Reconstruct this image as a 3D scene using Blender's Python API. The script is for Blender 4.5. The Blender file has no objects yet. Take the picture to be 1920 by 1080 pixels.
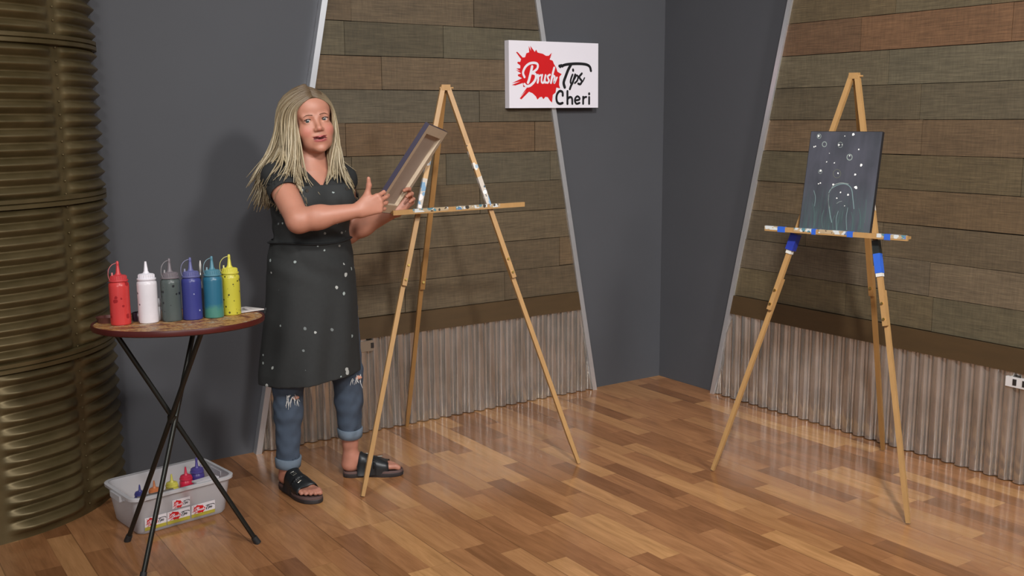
import bpy, bmesh, math, random
import numpy as np
from mathutils import Vector, Matrix, Euler

sc = bpy.context.scene
C = sc.collection
PI = math.pi

# ------------------------------------------------------------------ camera
YAW, PITCH, ROLL = 0.590794, 0.163663, -0.0068155
CAM = Vector((-4.1366, -4.5758, 1.55))
FPX = 1944.34
Fv = Vector((math.sin(YAW) * math.cos(PITCH), math.cos(YAW) * math.cos(PITCH), -math.sin(PITCH)))
R0 = Vector((math.cos(YAW), -math.sin(YAW), 0))
U0 = R0.cross(Fv)
Rv = math.cos(ROLL) * R0 + math.sin(ROLL) * U0
Uv = -math.sin(ROLL) * R0 + math.cos(ROLL) * U0
cam = bpy.data.cameras.new('camera')
camo = bpy.data.objects.new('camera', cam)
C.objects.link(camo)
M = Matrix((Rv, Uv, -Fv)).transposed().to_4x4()
M.translation = CAM
camo.matrix_world = M
cam.sensor_width = 36
cam.lens = FPX / 1920 * 36
cam.clip_start = 0.05
sc.camera = camo

# ------------------------------------------------------------------ light
sc.view_settings.view_transform = 'Standard'
sc.view_settings.look = 'None'
sc.view_settings.gamma = 1
sc.view_settings.use_curve_mapping = False
sc.view_settings.exposure = 0.05
sc.cycles.use_denoising = True
sc.cycles.caustics_reflective = True
sc.cycles.blur_glossy = 0.0
sc.cycles.sample_clamp_indirect = 6.0

world = bpy.data.worlds.new('world')
sc.world = world
world.use_nodes = True
bg = world.node_tree.nodes['Background']
bg.inputs[0].default_value = (0.9, 0.93, 1.0, 1)
bg.inputs[1].default_value = 0.25


def area(name, loc, target, size, power, col=(1, 1, 1), sy=None, spread=180):
    l = bpy.data.lights.new(name, 'AREA')
    l.energy = power
    l.color = col
    l.size = size
    l.spread = math.radians(spread)
    if sy:
        l.shape = 'RECTANGLE'
        l.size_y = sy
    o = bpy.data.objects.new(name, l)
    C.objects.link(o)
    o.location = loc
    d = Vector(target) - Vector(loc)
    o.rotation_euler = d.to_track_quat('-Z', 'Y').to_euler()
    return o


area('studio_key_light', (-1.5, -5.8, 3.5), (-2.0, -0.6, 0.9), 0.6, 106, (1, 0.97, 0.94))
area('studio_fill_light', (-5.7, -6.0, 2.9), (-2.0, -0.9, 0.5), 0.6, 66, (1, 0.98, 0.97))
area('studio_corner_light', (-3.4, -4.7, 3.7), (-0.5, -1.2, 0.6), 0.3, 40, (1, 0.98, 0.96), spread=80)
area('studio_hair_light', (-4.4, -2.4, 4.0), (-2.5, -0.6, 1.2), 0.35, 3, (1, 0.97, 0.93), spread=50)

# ------------------------------------------------------------------ materials
MATS = {}


def lin(c):
    return tuple(((x / 255) / 12.92 if x / 255 <= 0.04045 else ((x / 255 + 0.055) / 1.055) ** 2.4) for x in c)


class NT:
    def __init__(s, m):
        m.use_nodes = True
        s.t = m.node_tree
        s.p = s.t.nodes['Principled BSDF']

    def n(s, typ, ins=None, **kw):
        nd = s.t.nodes.new(typ)
        for k, v in kw.items():
            setattr(nd, k, v)
        for k, v in (ins or {}).items():
            s.set(nd, k, v)
        return nd

    def set(s, nd, k, v):
        i = nd.inputs[k]
        if isinstance(v, bpy.types.NodeSocket):
            s.t.links.new(v, i)
        elif isinstance(v, (tuple, list)) and len(v) == 3 and i.type == 'RGBA':
            i.default_value = (*v, 1)
        else:
            i.default_value = v

    def math(s, op, a, b=0.0, c=0.0, clamp=False):
        nd = s.n('ShaderNodeMath', {0: a, 1: b, 2: c}, operation=op)
        nd.use_clamp = clamp
        return nd.outputs[0]

    def mix(s, f, a, b, typ='MIX'):
        nd = s.n('ShaderNodeMix', data_type='RGBA', blend_type=typ)
        s.set(nd, 0, f)
        s.set(nd, 6, a)
        s.set(nd, 7, b)
        return nd.outputs[2]

    def coord(s, scale=(1, 1, 1), which='Object', loc=(0, 0, 0)):
        tc = s.n('ShaderNodeTexCoord')
        mp = s.n('ShaderNodeMapping', {0: tc.outputs[which]})
        mp.inputs['Scale'].default_value = scale
        mp.inputs['Location'].default_value = loc
        return mp.outputs[0]

    def noise(s, vec, scale, detail=3, rough=0.55):
        return s.n('ShaderNodeTexNoise', {'Vector': vec, 'Scale': scale, 'Detail': detail, 'Roughness': rough}).outputs[0]

    def step(s, v, lo, hi):
        return s.n('ShaderNodeMapRange', {0: v, 1: lo, 2: hi, 3: 0.0, 4: 1.0}, clamp=True).outputs[0]

    def bump(s, h, strength, dist=0.002):
        b = s.n('ShaderNodeBump', {'Height': h, 'Strength': strength, 'Distance': dist})
        s.t.links.new(b.outputs[0], s.p.inputs['Normal'])

    def base(s, v):
        s.set(s.p, 'Base Color', v)


def mat(name, col, rough=0.5, metal=0.0, var=0.0, vscale=20, bump=0.0, stretch=(1, 1, 1), spots=None, **kw):
    """col is an sRGB 0-255 colour; spots = [(colour, scale, radius, share)] paint flecks"""
    if name in MATS:
        return MATS[name]
    m = bpy.data.materials.new(name)
    n = NT(m)
    c = lin(col)
    n.set(n.p, 'Roughness', rough)
    n.set(n.p, 'Metallic', metal)
    for k, v in kw.items():
        n.set(n.p, k.replace('_', ' '), v)
    out = None
    if var or bump:
        vec = n.coord(stretch)
        nz = n.noise(vec, vscale)
        if var:
            out = n.mix(nz, tuple(x * (1 - var) for x in c), tuple(min(1, x * (1 + var)) for x in c))
        if bump:
            n.bump(nz, bump)
    if out is None:
        n.base(c)
        out = n.mix(0.0, c, c)
    for i, (sc_, scale, rad, share) in enumerate(spots or []):
        v = n.coord((1, 1, 1), loc=(i * 3.1, i * 1.7, i * 2.3))
        dn = n.n('ShaderNodeTexNoise', {'Vector': v, 'Scale': scale * 1.3, 'Detail': 2})
        dv = n.n('ShaderNodeVectorMath', {0: dn.outputs[1], 1: (0.35 / scale,) * 3}, operation='MULTIPLY')
        av = n.n('ShaderNodeVectorMath', {0: v, 1: dv.outputs[0]}, operation='ADD')
        vo = n.n('ShaderNodeTexVoronoi', {'Vector': av.outputs[0], 'Scale': scale})
        sep = n.n('ShaderNodeSeparateColor', {0: vo.outputs['Color']})
        keep = n.math('LESS_THAN', sep.outputs[0], share)
        szr = n.math('MULTIPLY', sep.outputs[1], rad)
        near = n.math('LESS_THAN', vo.outputs['Distance'], szr)
        out = n.mix(n.math('MULTIPLY', keep, near), out, lin(sc_))
    n.base(out)
    MATS[name] = m
    return m


def attr_mat(name, attr='Col', rough=0.5, var=0.12, vscale=60, stretch=(1, 1, 1), bump=0.0, **kw):
    if name in MATS:
        return MATS[name]
    m = bpy.data.materials.new(name)
    n = NT(m)
    a = n.n('ShaderNodeAttribute', attribute_name=attr)
    vec = n.coord(stretch)
    nz = n.noise(vec, vscale)
    k = n.n('ShaderNodeMapRange', {0: nz, 1: 0.25, 2: 0.75, 3: 1 - var, 4: 1 + var}).outputs[0]
    kk = n.n('ShaderNodeCombineColor', {0: k, 1: k, 2: k}).outputs[0]
    n.base(n.mix(1.0, a.outputs[0], kk, 'MULTIPLY'))
    n.set(n.p, 'Roughness', rough)
    for q, v in kw.items():
        n.set(n.p, q.replace('_', ' '), v)
    if bump:
        n.bump(nz, bump)
    MATS[name] = m
    return m


# ------------------------------------------------------------------ object helpers
def link(name, me, m=None, parent=None, smooth=False, loc=None, rot=None):
    o = bpy.data.objects.new(name, me)
    C.objects.link(o)
    if m is not None:
        for x in (m if isinstance(m, (list, tuple)) else [m]):
            me.materials.append(x)
    if parent is not None:
        o.parent = parent
    if loc is not None:
        o.location = loc
    if rot is not None:
        o.rotation_euler = rot
    if smooth:
        me.polygons.foreach_set('use_smooth', [True] * len(me.polygons))
    return o


def fin(name, bm, m=None, parent=None, smooth=False, bevel=0.0, autos=None, loc=None, rot=None):
    if bevel:
        bmesh.ops.bevel(bm, geom=[e for e in bm.edges if e.is_manifold and e.calc_face_angle(0) > 0.6], offset=bevel, segments=2, affect='EDGES', clamp_overlap=True)
    me = bpy.data.meshes.new(name)
    bm.to_mesh(me)
    bm.free()
    o = link(name, me, m, parent, smooth, loc, rot)
    if autos:
        me.polygons.foreach_set('use_smooth', [True] * len(me.polygons))
        b = bmesh.new()
        b.from_mesh(me)
        for e in b.edges:
            if len(e.link_faces) == 2 and e.calc_face_angle(0) > autos:
                e.smooth = False
        b.to_mesh(me)
        b.free()
    return o


def empty(name, loc=(0, 0, 0), rz=0):
    o = bpy.data.objects.new(name, None)
    C.objects.link(o)
    o.location = loc
    o.rotation_euler = (0, 0, rz)
    o.empty_display_size = 0.1
    return o


def tag(o, label=None, cat=None, group=None, kind=None):
    if label:
        o['label'] = label
    if cat:
        o['category'] = cat
    if group:
        o['group'] = group
    if kind:
        o['kind'] = kind
    return o


def box(bm, lo, hi, mi=0):
    vs = [bm.verts.new((x, y, z)) for z in (lo[2], hi[2]) for y in (lo[1], hi[1]) for x in (lo[0], hi[0])]
    fs = []
    for f in ((0, 2, 3, 1), (4, 5, 7, 6), (0, 1, 5, 4), (2, 6, 7, 3), (0, 4, 6, 2), (1, 3, 7, 5)):
        fc = bm.faces.new([vs[i] for i in f])
        fc.material_index = mi
        fs.append(fc)
    return fs


def frame(d, up=Vector((0, 0, 1))):
    d = Vector(d).normalized()
    x = up.cross(d)
    if x.length < 1e-4:
        x = Vector((1, 0, 0)).cross(d)
    x.normalize()
    return x, d.cross(x).normalized(), d


def bar(bm, a, b, w, h, up=Vector((0, 0, 1)), mi=0, w2=None, h2=None):
    """rectangular bar from a to b; w across, h along 'up'"""
    a, b = Vector(a), Vector(b)
    x, y, d = frame(b - a, Vector(up))
    w2 = w if w2 is None else w2
    h2 = h if h2 is None else h2
    v1 = [bm.verts.new(a + x * sx * w / 2 + y * sy * h / 2) for sx, sy in ((-1, -1), (1, -1), (1, 1), (-1, 1))]
    v2 = [bm.verts.new(b + x * sx * w2 / 2 + y * sy * h2 / 2) for sx, sy in ((-1, -1), (1, -1), (1, 1), (-1, 1))]
    fs = [bm.faces.new(v1[::-1]), bm.faces.new(v2)]
    for i in range(4):
        j = (i + 1) % 4
        fs.append(bm.faces.new((v1[i], v1[j], v2[j], v2[i])))
    for f in fs:
        f.material_index = mi
    return fs


def tube(bm, pts, rad, seg=12, mi=0, flat=1.0, up=Vector((0, 0, 1)), caps=True, closed=False):
    pts = [Vector(p) for p in pts]
    n = len(pts)
    rads = rad if isinstance(rad, (list, tuple)) else [rad] * n
    rings = []
    prevx = None
    for i, p in enumerate(pts):
        if closed:
            d = pts[(i + 1) % n] - pts[i - 1]
        else:
            d = pts[min(i + 1, n - 1)] - pts[max(i - 1, 0)]
        d.normalize()
        if prevx is None:
            x, y, _ = frame(d, up)
        else:
            x = (prevx - d * prevx.dot(d))
            x = x.normalized() if x.length > 1e-6 else frame(d, up)[0]
            y = d.cross(x)
        prevx = x
        rings.append([bm.verts.new(p + (x * math.cos(t) + y * math.sin(t) * flat) * rads[i]) for t in [2 * PI * k / seg for k in range(seg)]])
    for i in range(n if closed else n - 1):
        r, q = rings[i], rings[(i + 1) % n]
        for k in range(seg):
            j = (k + 1) % seg
            bm.faces.new((r[k], r[j], q[j], q[k])).material_index = mi
    if caps and not closed:
        bm.faces.new(rings[0][::-1]).material_index = mi
        bm.faces.new(rings[-1]).material_index = mi
    return rings


def lathe(bm, prof, seg=32, c=(0, 0, 0), mi=0):
    rings = []
    for r, z in prof:
        if r < 1e-6:
            rings.append([bm.verts.new((c[0], c[1], c[2] + z))])
        else:
            rings.append([bm.verts.new((c[0] + r * math.cos(2 * PI * k / seg), c[1] + r * math.sin(2 * PI * k / seg), c[2] + z)) for k in range(seg)])
    for a, b in zip(rings, rings[1:]):
        if len(a) == 1 and len(b) == 1:
            continue
        for k in range(seg):
            j = (k + 1) % seg
            if len(a) == 1:
                f = bm.faces.new((a[0], b[j], b[k]))
            elif len(b) == 1:
                f = bm.faces.new((a[k], a[j], b[0]))
            else:
                f = bm.faces.new((a[k], a[j], b[j], b[k]))
            f.material_index = mi


def catmull(pts, sub=6):
    P = [Vector(p) for p in pts]
    if len(P) < 3:
        return P
    P = [P[0] * 2 - P[1]] + P + [P[-1] * 2 - P[-2]]
    out = []
    for i in range(1, len(P) - 2):
        p0, p1, p2, p3 = P[i - 1:i + 3]
        for k in range(sub):
            t = k / sub
            out.append(0.5 * ((2 * p1) + (p2 - p0) * t + (2 * p0 - 5 * p1 + 4 * p2 - p3) * t * t + (3 * p1 - p0 - 3 * p2 + p3) * t ** 3))
    out.append(P[-2])
    return out


def set_colors(me, cols, name='Col'):
    """cols: (n_loops or n_verts) x 3 linear colours"""
    a = me.color_attributes.new(name, 'FLOAT_COLOR', 'POINT' if len(cols) == len(me.vertices) else 'CORNER')
    arr = np.ones((len(cols), 4), dtype=np.float32)
    arr[:, :3] = cols
    a.data.foreach_set('color', arr.ravel())


# ------------------------------------------------------------------ room shell
m_wall = mat('grey_wall_paint', (80, 81, 85), 0.55, var=0.05, vscale=3, bump=0.05, Specular_IOR_Level=0.2)


def floor_material():
    m = bpy.data.materials.new('laminate_floor')
    n = NT(m)
    tc = n.n('ShaderNodeTexCoord')
    sp = n.n('ShaderNodeSeparateXYZ', {0: tc.outputs['Object']})
    W, L = 0.0885, 0.47
    u = n.math('DIVIDE', sp.outputs[0], W)
    col = n.math('FLOOR', u)
    rc = n.n('ShaderNodeTexWhiteNoise', {'W': col}, noise_dimensions='1D').outputs[0]
    v = n.math('ADD', n.math('DIVIDE', sp.outputs[1], L), n.math('MULTIPLY', rc, 7.0))
    row = n.math('FLOOR', v)
    cv = n.n('ShaderNodeCombineXYZ', {0: col, 1: row, 2: 0.0}).outputs[0]
    wn = n.n('ShaderNodeTexWhiteNoise', {'Vector': cv}, noise_dimensions='3D')
    rnd = wn.outputs[0]
    ramp = n.n('ShaderNodeValToRGB', {0: rnd})
    e = ramp.color_ramp.elements
    e[0].position = 0.0
    e[0].color = (*lin((130, 87, 55)), 1)
    e[1].position = 1.0
    e[1].color = (*lin((190, 141, 92)), 1)
    for p_, c_ in ((0.25, (152, 104, 67)), (0.5, (163, 114, 75)), (0.78, (173, 125, 82))):
        x = e.new(p_)
        x.color = (*lin(c_), 1)
    off = n.n('ShaderNodeVectorMath', {0: cv, 1: (13.7, 7.31, 0.0)}, operation='MULTIPLY').outputs[0]
    pos = n.n('ShaderNodeVectorMath', {0: tc.outputs['Object'], 1: off}, operation='ADD').outputs[0]
    st = n.n('ShaderNodeVectorMath', {0: pos, 1: (16.0, 2.2, 1.0)}, operation='MULTIPLY').outputs[0]
    g1 = n.n('ShaderNodeTexNoise', {'Vector': st, 'Scale': 1.3, 'Detail': 5, 'Distortion': 1.6}).outputs[0]
    st2 = n.n('ShaderNodeVectorMath', {0: pos, 1: (90.0, 4.0, 1.0)}, operation='MULTIPLY').outputs[0]
    g2 = n.noise(st2, 2.0, 3)
    g = n.math('ADD', n.math('MULTIPLY', g1, 0.7), n.math('MULTIPLY', g2, 0.3))
    k = n.n('ShaderNodeMapRange', {0: g, 1: 0.3, 2: 0.72, 3: 0.74, 4: 1.2}).outputs[0]
    kk = n.n('ShaderNodeCombineColor', {0: k, 1: n.math('POWER', k, 1.1), 2: n.math('POWER', k, 1.25)}).outputs[0]
    c = n.mix(1.0, ramp.outputs[0], kk, 'MULTIPLY')
    # seams: thin between strips, darker every third
    fu = n.math('FRACT', u)
    eu = n.math('MINIMUM', fu, n.math('SUBTRACT', 1.0, fu))
    s1 = n.math('LESS_THAN', eu, 0.012)
    u3 = n.math('FRACT', n.math('DIVIDE', u, 3.0))
    eu3 = n.math('MINIMUM', u3, n.math('SUBTRACT', 1.0, u3))
    s3 = n.math('LESS_THAN', eu3, 0.0075)
    fv = n.math('FRACT', v)
    ev = n.math('LESS_THAN', n.math('MINIMUM', fv, n.math('SUBTRACT', 1.0, fv)), 0.003)
    s = n.math('MAXIMUM', n.math('MULTIPLY', n.math('MAXIMUM', s1, ev), 0.22), n.math('MULTIPLY', s3, 0.5))
    c = n.mix(s, c, lin((70, 42, 24)))
    n.base(c)
    n.set(n.p, 'Roughness', n.n('ShaderNodeMapRange', {0: g1, 1: 0.3, 2: 0.7, 3: 0.15, 4: 0.22}).outputs[0])
    n.set(n.p, 'Specular IOR Level', 0.5)
    n.bump(g2, 0.05, 0.001)
    return m


bm = bmesh.new()
box(bm, (-7, -8, -0.1), (0.1, 0.1, 0))
tag(fin('floor', bm, floor_material()), kind='structure')
bm = bmesh.new()
box(bm, (-7, 0, 0), (0.1, 0.1, 3.2))
tag(fin('wall_left', bm, m_wall), kind='structure')
bm = bmesh.new()
box(bm, (0, -8, 0), (0.1, 0.0, 3.2))
tag(fin('wall_right', bm, m_wall), kind='structure')

# ------------------------------------------------------------------ trapezoid wall panels
m_plank = attr_mat('weathered_planks', rough=0.75, var=0.26, vscale=9, stretch=(1.2, 4, 22), bump=0.25)


def plank_texture():
    n = NT(m_plank)
    t = m_plank.node_tree
    # add a crosshatch of saw marks on top
    bc = n.p.inputs['Base Color'].links[0].from_socket
    h = n.noise(n.coord((3, 3, 130)), 3.0, 3)
    v = n.noise(n.coord((60, 10, 8)), 2.2, 3)
    w = n.noise(n.coord((1.5, 1, 5)), 1.6, 3)
    k = n.math('ADD', n.math('MULTIPLY', h, 0.42), n.math('ADD', n.math('MULTIPLY', v, 0.28), n.math('MULTIPLY', w, 0.3)))
    k = n.n('ShaderNodeMapRange', {0: k, 1: 0.36, 2: 0.64, 3: 0.68, 4: 1.28}).outputs[0]
    kk = n.n('ShaderNodeCombineColor', {0: k, 1: k, 2: k}).outputs[0]
    n.base(n.mix(1.0, bc, kk, 'MULTIPLY'))


plank_texture()
m_rail = mat('brown_rail', (74, 56, 32), 0.6, var=0.2, vscale=6, stretch=(1, 1, 6))


def metal_mat(name, c1, c2, rough, vs=4, stretch=(14, 14, 1)):
    m = bpy.data.materials.new(name)
    n = NT(m)
    nz = n.noise(n.coord(stretch), vs, 5, 0.6)
    nz2 = n.noise(n.coord((3, 3, 3)), 2.5, 3)
    f = n.math('ADD', n.math('MULTIPLY', n.step(nz, 0.35, 0.65), 0.55), n.math('MULTIPLY', n.step(nz2, 0.35, 0.65), 0.45))
    n.base(n.mix(f, lin(c1), lin(c2)))
    n.set(n.p, 'Metallic', 1.0)
    n.set(n.p, 'Roughness', n.n('ShaderNodeMapRange', {0: nz, 1: 0.3, 2: 0.7, 3: rough - 0.06, 4: rough + 0.08}).outputs[0])
    MATS[name] = m
    return m


m_corr = metal_mat('galvanised_corrugated', (172, 168, 160), (206, 203, 198), 0.11)
m_corr.node_tree.nodes['Principled BSDF'].inputs['Metallic'].default_value = 0.8
m_trim = mat('galvanised_trim', (222, 224, 228), 0.34, metal=0.75, var=0.1, vscale=5)

PZ = 0.157
ROW0 = 0.583


def make_panel(label, loc, rz, xl, xr, seed, tones, top=2.75):
    """xl(z), xr(z): the slanted sides in local x; room side is local -y"""
    rnd = random.Random(seed)
    root = empty('wall_panel', loc, rz)
    tag(root, label, 'wall panel', 'slanted plank and corrugated metal panels')
    D = 0.022
    # planks
    bm = bmesh.new()
    cols = []
    zz = ROW0
    r = 0
    while zz < top:
        z1 = min(zz + PZ, top)
        a, b = min(xl(zz), xl(z1)), max(xr(zz), xr(z1))
        x = a - rnd.random() * 0.5
        while x < b:
            x2 = x + rnd.uniform(0.45, 1.25)
            tone = tones(r, rnd)
            d = D + rnd.uniform(-0.002, 0.003)
            g = 0.0014
            lo = [max(x + g, xl(zz + g)), max(x + g, xl(z1 - g))]
            hi = [min(x2 - g, xr(zz + g)), min(x2 - g, xr(z1 - g))]
            if hi[0] > lo[0] and hi[1] > lo[1]:
                tl = rnd.uniform(-0.0015, 0.0015)
                vs = []
                for y in (-0.004, -d):
                    vs += [bm.verts.new((lo[0], y, zz + g)), bm.verts.new((hi[0], y, zz + g + tl)), bm.verts.new((hi[1], y, z1 - g + tl)), bm.verts.new((lo[1], y, z1 - g))]
                for f in ((4, 5, 6, 7), (0, 1, 5, 4), (1, 2, 6, 5), (2, 3, 7, 6), (3, 0, 4, 7)):
                    bm.faces.new([vs[i] for i in f])
                    cols += [tone] * 4
            x = x2
        zz = z1
        r += 1
    o = fin('plank_cladding', bm, m_plank, root)
    set_colors(o.data, np.array(cols))
    # dark backing so that gaps read black
    bm = bmesh.new()
    v = [bm.verts.new(p) for p in ((xl(0), -0.003, 0), (xr(0), -0.003, 0), (xr(top), -0.003, top), (xl(top), -0.003, top))]
    w = [bm.verts.new((q.co.x, 0.0, q.co.z)) for q in v]
    bm.faces.new(v)
    bm.faces.new(w[::-1])
    for i in range(4):
        j = (i + 1) % 4
        bm.faces.new((v[j], v[i], w[i], w[j]))
    fin('backing_board', bm, mat('backing_black', (24, 22, 20), 0.8), root)
    # rail
    bm = bmesh.new()
    z0, z1 = 0.479, 0.581
    vs = []
    for y in (-0.004, -0.037):
        vs += [bm.verts.new((xl(z0), y, z0)), bm.verts.new((xr(z0), y, z0)), bm.verts.new((xr(z1), y, z1)), bm.verts.new((xl(z1), y, z1))]
    for f in ((4, 5, 6, 7), (0, 1, 5, 4), (1, 2, 6, 5), (2, 3, 7, 6), (3, 0, 4, 7), (3, 2, 1, 0)):
        bm.faces.new([vs[i] for i in f])
    fin('rail', bm, m_rail, root, bevel=0.002)
    # corrugated sheet
    bm = bmesh.new()
    pitch = 0.0685
    x0, x1 = xl(0), xr(0)
    nx = int((x1 - x0) / pitch * 14)
    zs = [0.004, 0.12, 0.24, 0.36, 0.486]
    grid = []
    for z in zs:
        rowv = []
        for i in range(nx + 1):
            x = x0 + (x1 - x0) * i / nx
            xc = min(max(x, xl(z)), xr(z))
            ph = (xc / pitch) % 1.0
            wv = rnd_wave(ph)
            warp = 0.0015 * math.sin(xc * 9.1 + z * 3) + 0.001 * math.sin(xc * 23 + z * 7)
            rowv.append(bm.verts.new((xc, -0.0175 - 0.0125 * wv - warp, z)))
        grid.append(rowv)
    for ra, rb in zip(grid, grid[1:]):
        for i in range(nx):
            if (ra[i + 1].co - ra[i].co).length > 1e-5 or (rb[i + 1].co - rb[i].co).length > 1e-5:
                bm.faces.new((ra[i], ra[i + 1], rb[i + 1], rb[i]))
    bmesh.ops.remove_doubles(bm, verts=bm.verts, dist=1e-5)
    fin('corrugated_sheet', bm, m_corr, root, smooth=True)
    # slanted metal edge trims (angle profile)
    for f, s in ((xl, -1), (xr, 1)):
        bm = bmesh.new()
        n_ = 2
        pr = [(0.0, 0.0), (s * 0.024, 0.0), (s * 0.024, -0.040), (-s * 0.004, -0.040), (-s * 0.004, -0.036), (0.0, -0.034)]
        rings = [[bm.verts.new((f(z) + px, py, z)) for px, py in pr] for z in (0.0, top)]
        for i in range(len(pr)):
            j = (i + 1) % len(pr)
            bm.faces.new((rings[0][i], rings[0][j], rings[1][j], rings[1][i]))
        bm.faces.new(rings[0])
        bm.faces.new(rings[1][::-1])
        bmesh.ops.recalc_face_normals(bm, faces=bm.faces)
        fin('edge_trim', bm, m_trim, root)
    return root


def rnd_wave(ph):
    # rounded trapezoid corrugation between -1 and 1
    s = math.sin(2 * PI * ph) + 0.45
    return math.tanh(1.9 * s) / math.tanh(1.9)


def tonesL(r, rnd):
    base = [(96, 82, 61), (100, 83, 60), (98, 83, 61), (96, 82, 60), (95, 84, 64), (104, 83, 59), (94, 84, 66), (101, 83, 61), (88, 81, 63), (98, 82, 61), (91, 82, 63)][r % 11]
    k = rnd.uniform(0.74, 0.96)
    w = rnd.uniform(-0.05, 0.06)
    c = lin(base)
    return (c[0] * k * (1 + w), c[1] * k, c[2] * k * (1 - w))


def tonesR(r, rnd):
    base = [(94, 84, 62), (104, 90, 70), (98, 84, 63), (104, 86, 62), (92, 81, 59), (105, 84, 60), (98, 88, 68), (98, 90, 71), (114, 85, 60), (104, 91, 67), (98, 87, 66)][r % 11]
    k = rnd.uniform(0.78, 0.98)
    w = rnd.uniform(-0.05, 0.06)
    c = lin(base)
    return (c[0] * k * (1 + w), c[1] * k, c[2] * k * (1 - w))


panL = make_panel('slanted plank and corrugated metal wall panel on the left wall, behind the woman and near easel', (0, -0.001, 0), 0,
                  lambda z: -2.517 + 0.1985 * z, lambda z: -0.535 - 0.184 * z, 11, tonesL)
panR = make_panel('slanted plank and corrugated metal wall panel on the right wall, behind the easel holding the dark painting', (-0.001, 0, 0), -PI / 2,
                  lambda z: 0.495 + 0.2213 * z, lambda z: 3.05 - 0.2213 * z, 5, tonesR)

# outlets
def outlet(loc, rz, label, col, w, h, slots):
    root = empty('wall_outlet', loc, rz)
    tag(root, label, 'outlet')
    bm = bmesh.new()
    box(bm, (-w / 2, -0.012, -h / 2), (w / 2, 0, h / 2))
    fin('cover_plate', bm, mat('outlet_plate_%d' % col[0], col, 0.4), root, bevel=0.002)
    for x in slots:
        bm = bmesh.new()
        box(bm, (x - 0.008, -0.0145, -0.012), (x + 0.008, -0.0115, 0.014))
        fin('socket', bm, mat('outlet_dark', (40, 36, 34), 0.5), root)


outlet((-0.028, -2.255, 0.437), -PI / 2, 'white outlet plate under the brown rail at the right edge of the right panel', (214, 210, 208), 0.105, 0.042, (-0.012, 0.03))
outlet((-1.955, -0.028, 0.442), 0, 'weathered metal outlet cover under the brown rail, just right of the apron', (128, 112, 96), 0.07, 0.052, (0.029,))

# ------------------------------------------------------------------ corrugated silo column
m_silo = metal_mat('aged_silo_metal', (88, 76, 48), (112, 97, 66), 0.42, vs=3, stretch=(2, 2, 6))
_p = m_silo.node_tree.nodes['Principled BSDF']
_p.inputs['Metallic'].default_value = 0.5


def make_silo():
    root = empty('silo_column', (-3.76, 0.12, 0))
    tag(root, 'curved rusty brown corrugated metal silo column at the left edge of the picture', 'silo')
    R = 0.638
    HB = 0.592
    z_off = 0.07
    def seam_w(th, sec):
        # fades ridges at the flat seams
        d = 1.0
        for c0, hw in ((-49.0, 2.3), (-83.5 if sec == 0 else -96.0, 3.0), (-10.0, 2.0)):
            x = (abs(th - c0) - hw) / 7.0
            d = min(d, max(0.0, min(1.0, x)))
        return d ** 0.55
    nth = 150
    ths = [-140 + 150 * i / nth for i in range(nth + 1)]
    secs = [(-0.53, 0.066), (0.066, 0.658), (0.658, 1.25), (1.25, 1.842), (1.842, 2.434), (2.434, 3.0)]
    for s, (za, zb) in enumerate(secs):
        if s == 0:
            continue
        za_ = za if s > 1 else 0.0
        bm = bmesh.new()
        nr = 11
        zs = []
        per = 12
        if s == 1:
            nr = 12
        h0, h1 = (0.022 if s == 1 else za + 0.014), zb - 0.014
        zs = [za_] + [h0 + (h1 - h0) * i / (nr * per) for i in range(nr * per + 1)] + [zb]
        grid = []
        for z in zs:
            row = []
            t = (z - h0) / (h1 - h0) * nr
            ph = t - math.floor(t)
            inside = 0 <= t < nr
            # ridge: swells out slowly from the bottom, folds in sharply at its top
            sh = (1 - abs(2 * min(ph / 0.94, 1.0) - 1)) ** 0.8 if inside else 0.0
            for th in ths:
                a = seam_w(th, s - 1)
                r = R + 0.031 * sh * a - 0.009
                q = math.radians(th)
                row.append(bm.verts.new((r * math.cos(q), r * math.sin(q), z)))
            grid.append(row)
        for a, b in zip(grid, grid[1:]):
            for i in range(nth):
                bm.faces.new((a[i], a[i + 1], b[i + 1], b[i]))
        fin('corrugated_ring', bm, m_silo, root, smooth=True)
        if s > 0:
            bm = bmesh.new()
            prof = [(R - 0.002, zb - 0.02), (R + 0.016, zb - 0.017), (R + 0.016, zb - 0.003), (R + 0.008, zb), (R + 0.016, zb + 0.003), (R + 0.016, zb + 0.017), (R - 0.002, zb + 0.02)]
            rows = [[bm.verts.new((r * math.cos(math.radians(th)), r * math.sin(math.radians(th)), z)) for th in ths] for r, z in prof]
            for a, b in zip(rows, rows[1:]):
                for i in range(nth):
                    bm.faces.new((a[i], a[i + 1], b[i + 1], b[i]))
            fin('joint_band', bm, m_silo, root, autos=0.5)
    for th in (-49.0, -96.0):
        bm = bmesh.new()
        q = math.radians(th)
        for k in range(62):
            z = 0.04 + k * 0.0493
            bmesh.ops.create_uvsphere(bm, u_segments=6, v_segments=4, radius=0.004, matrix=Matrix.Translation(((R - 0.003) * math.cos(q), (R - 0.003) * math.sin(q), z)))
        fin('seam_rivet_line', bm, m_silo, root, smooth=True)


make_silo()

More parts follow.
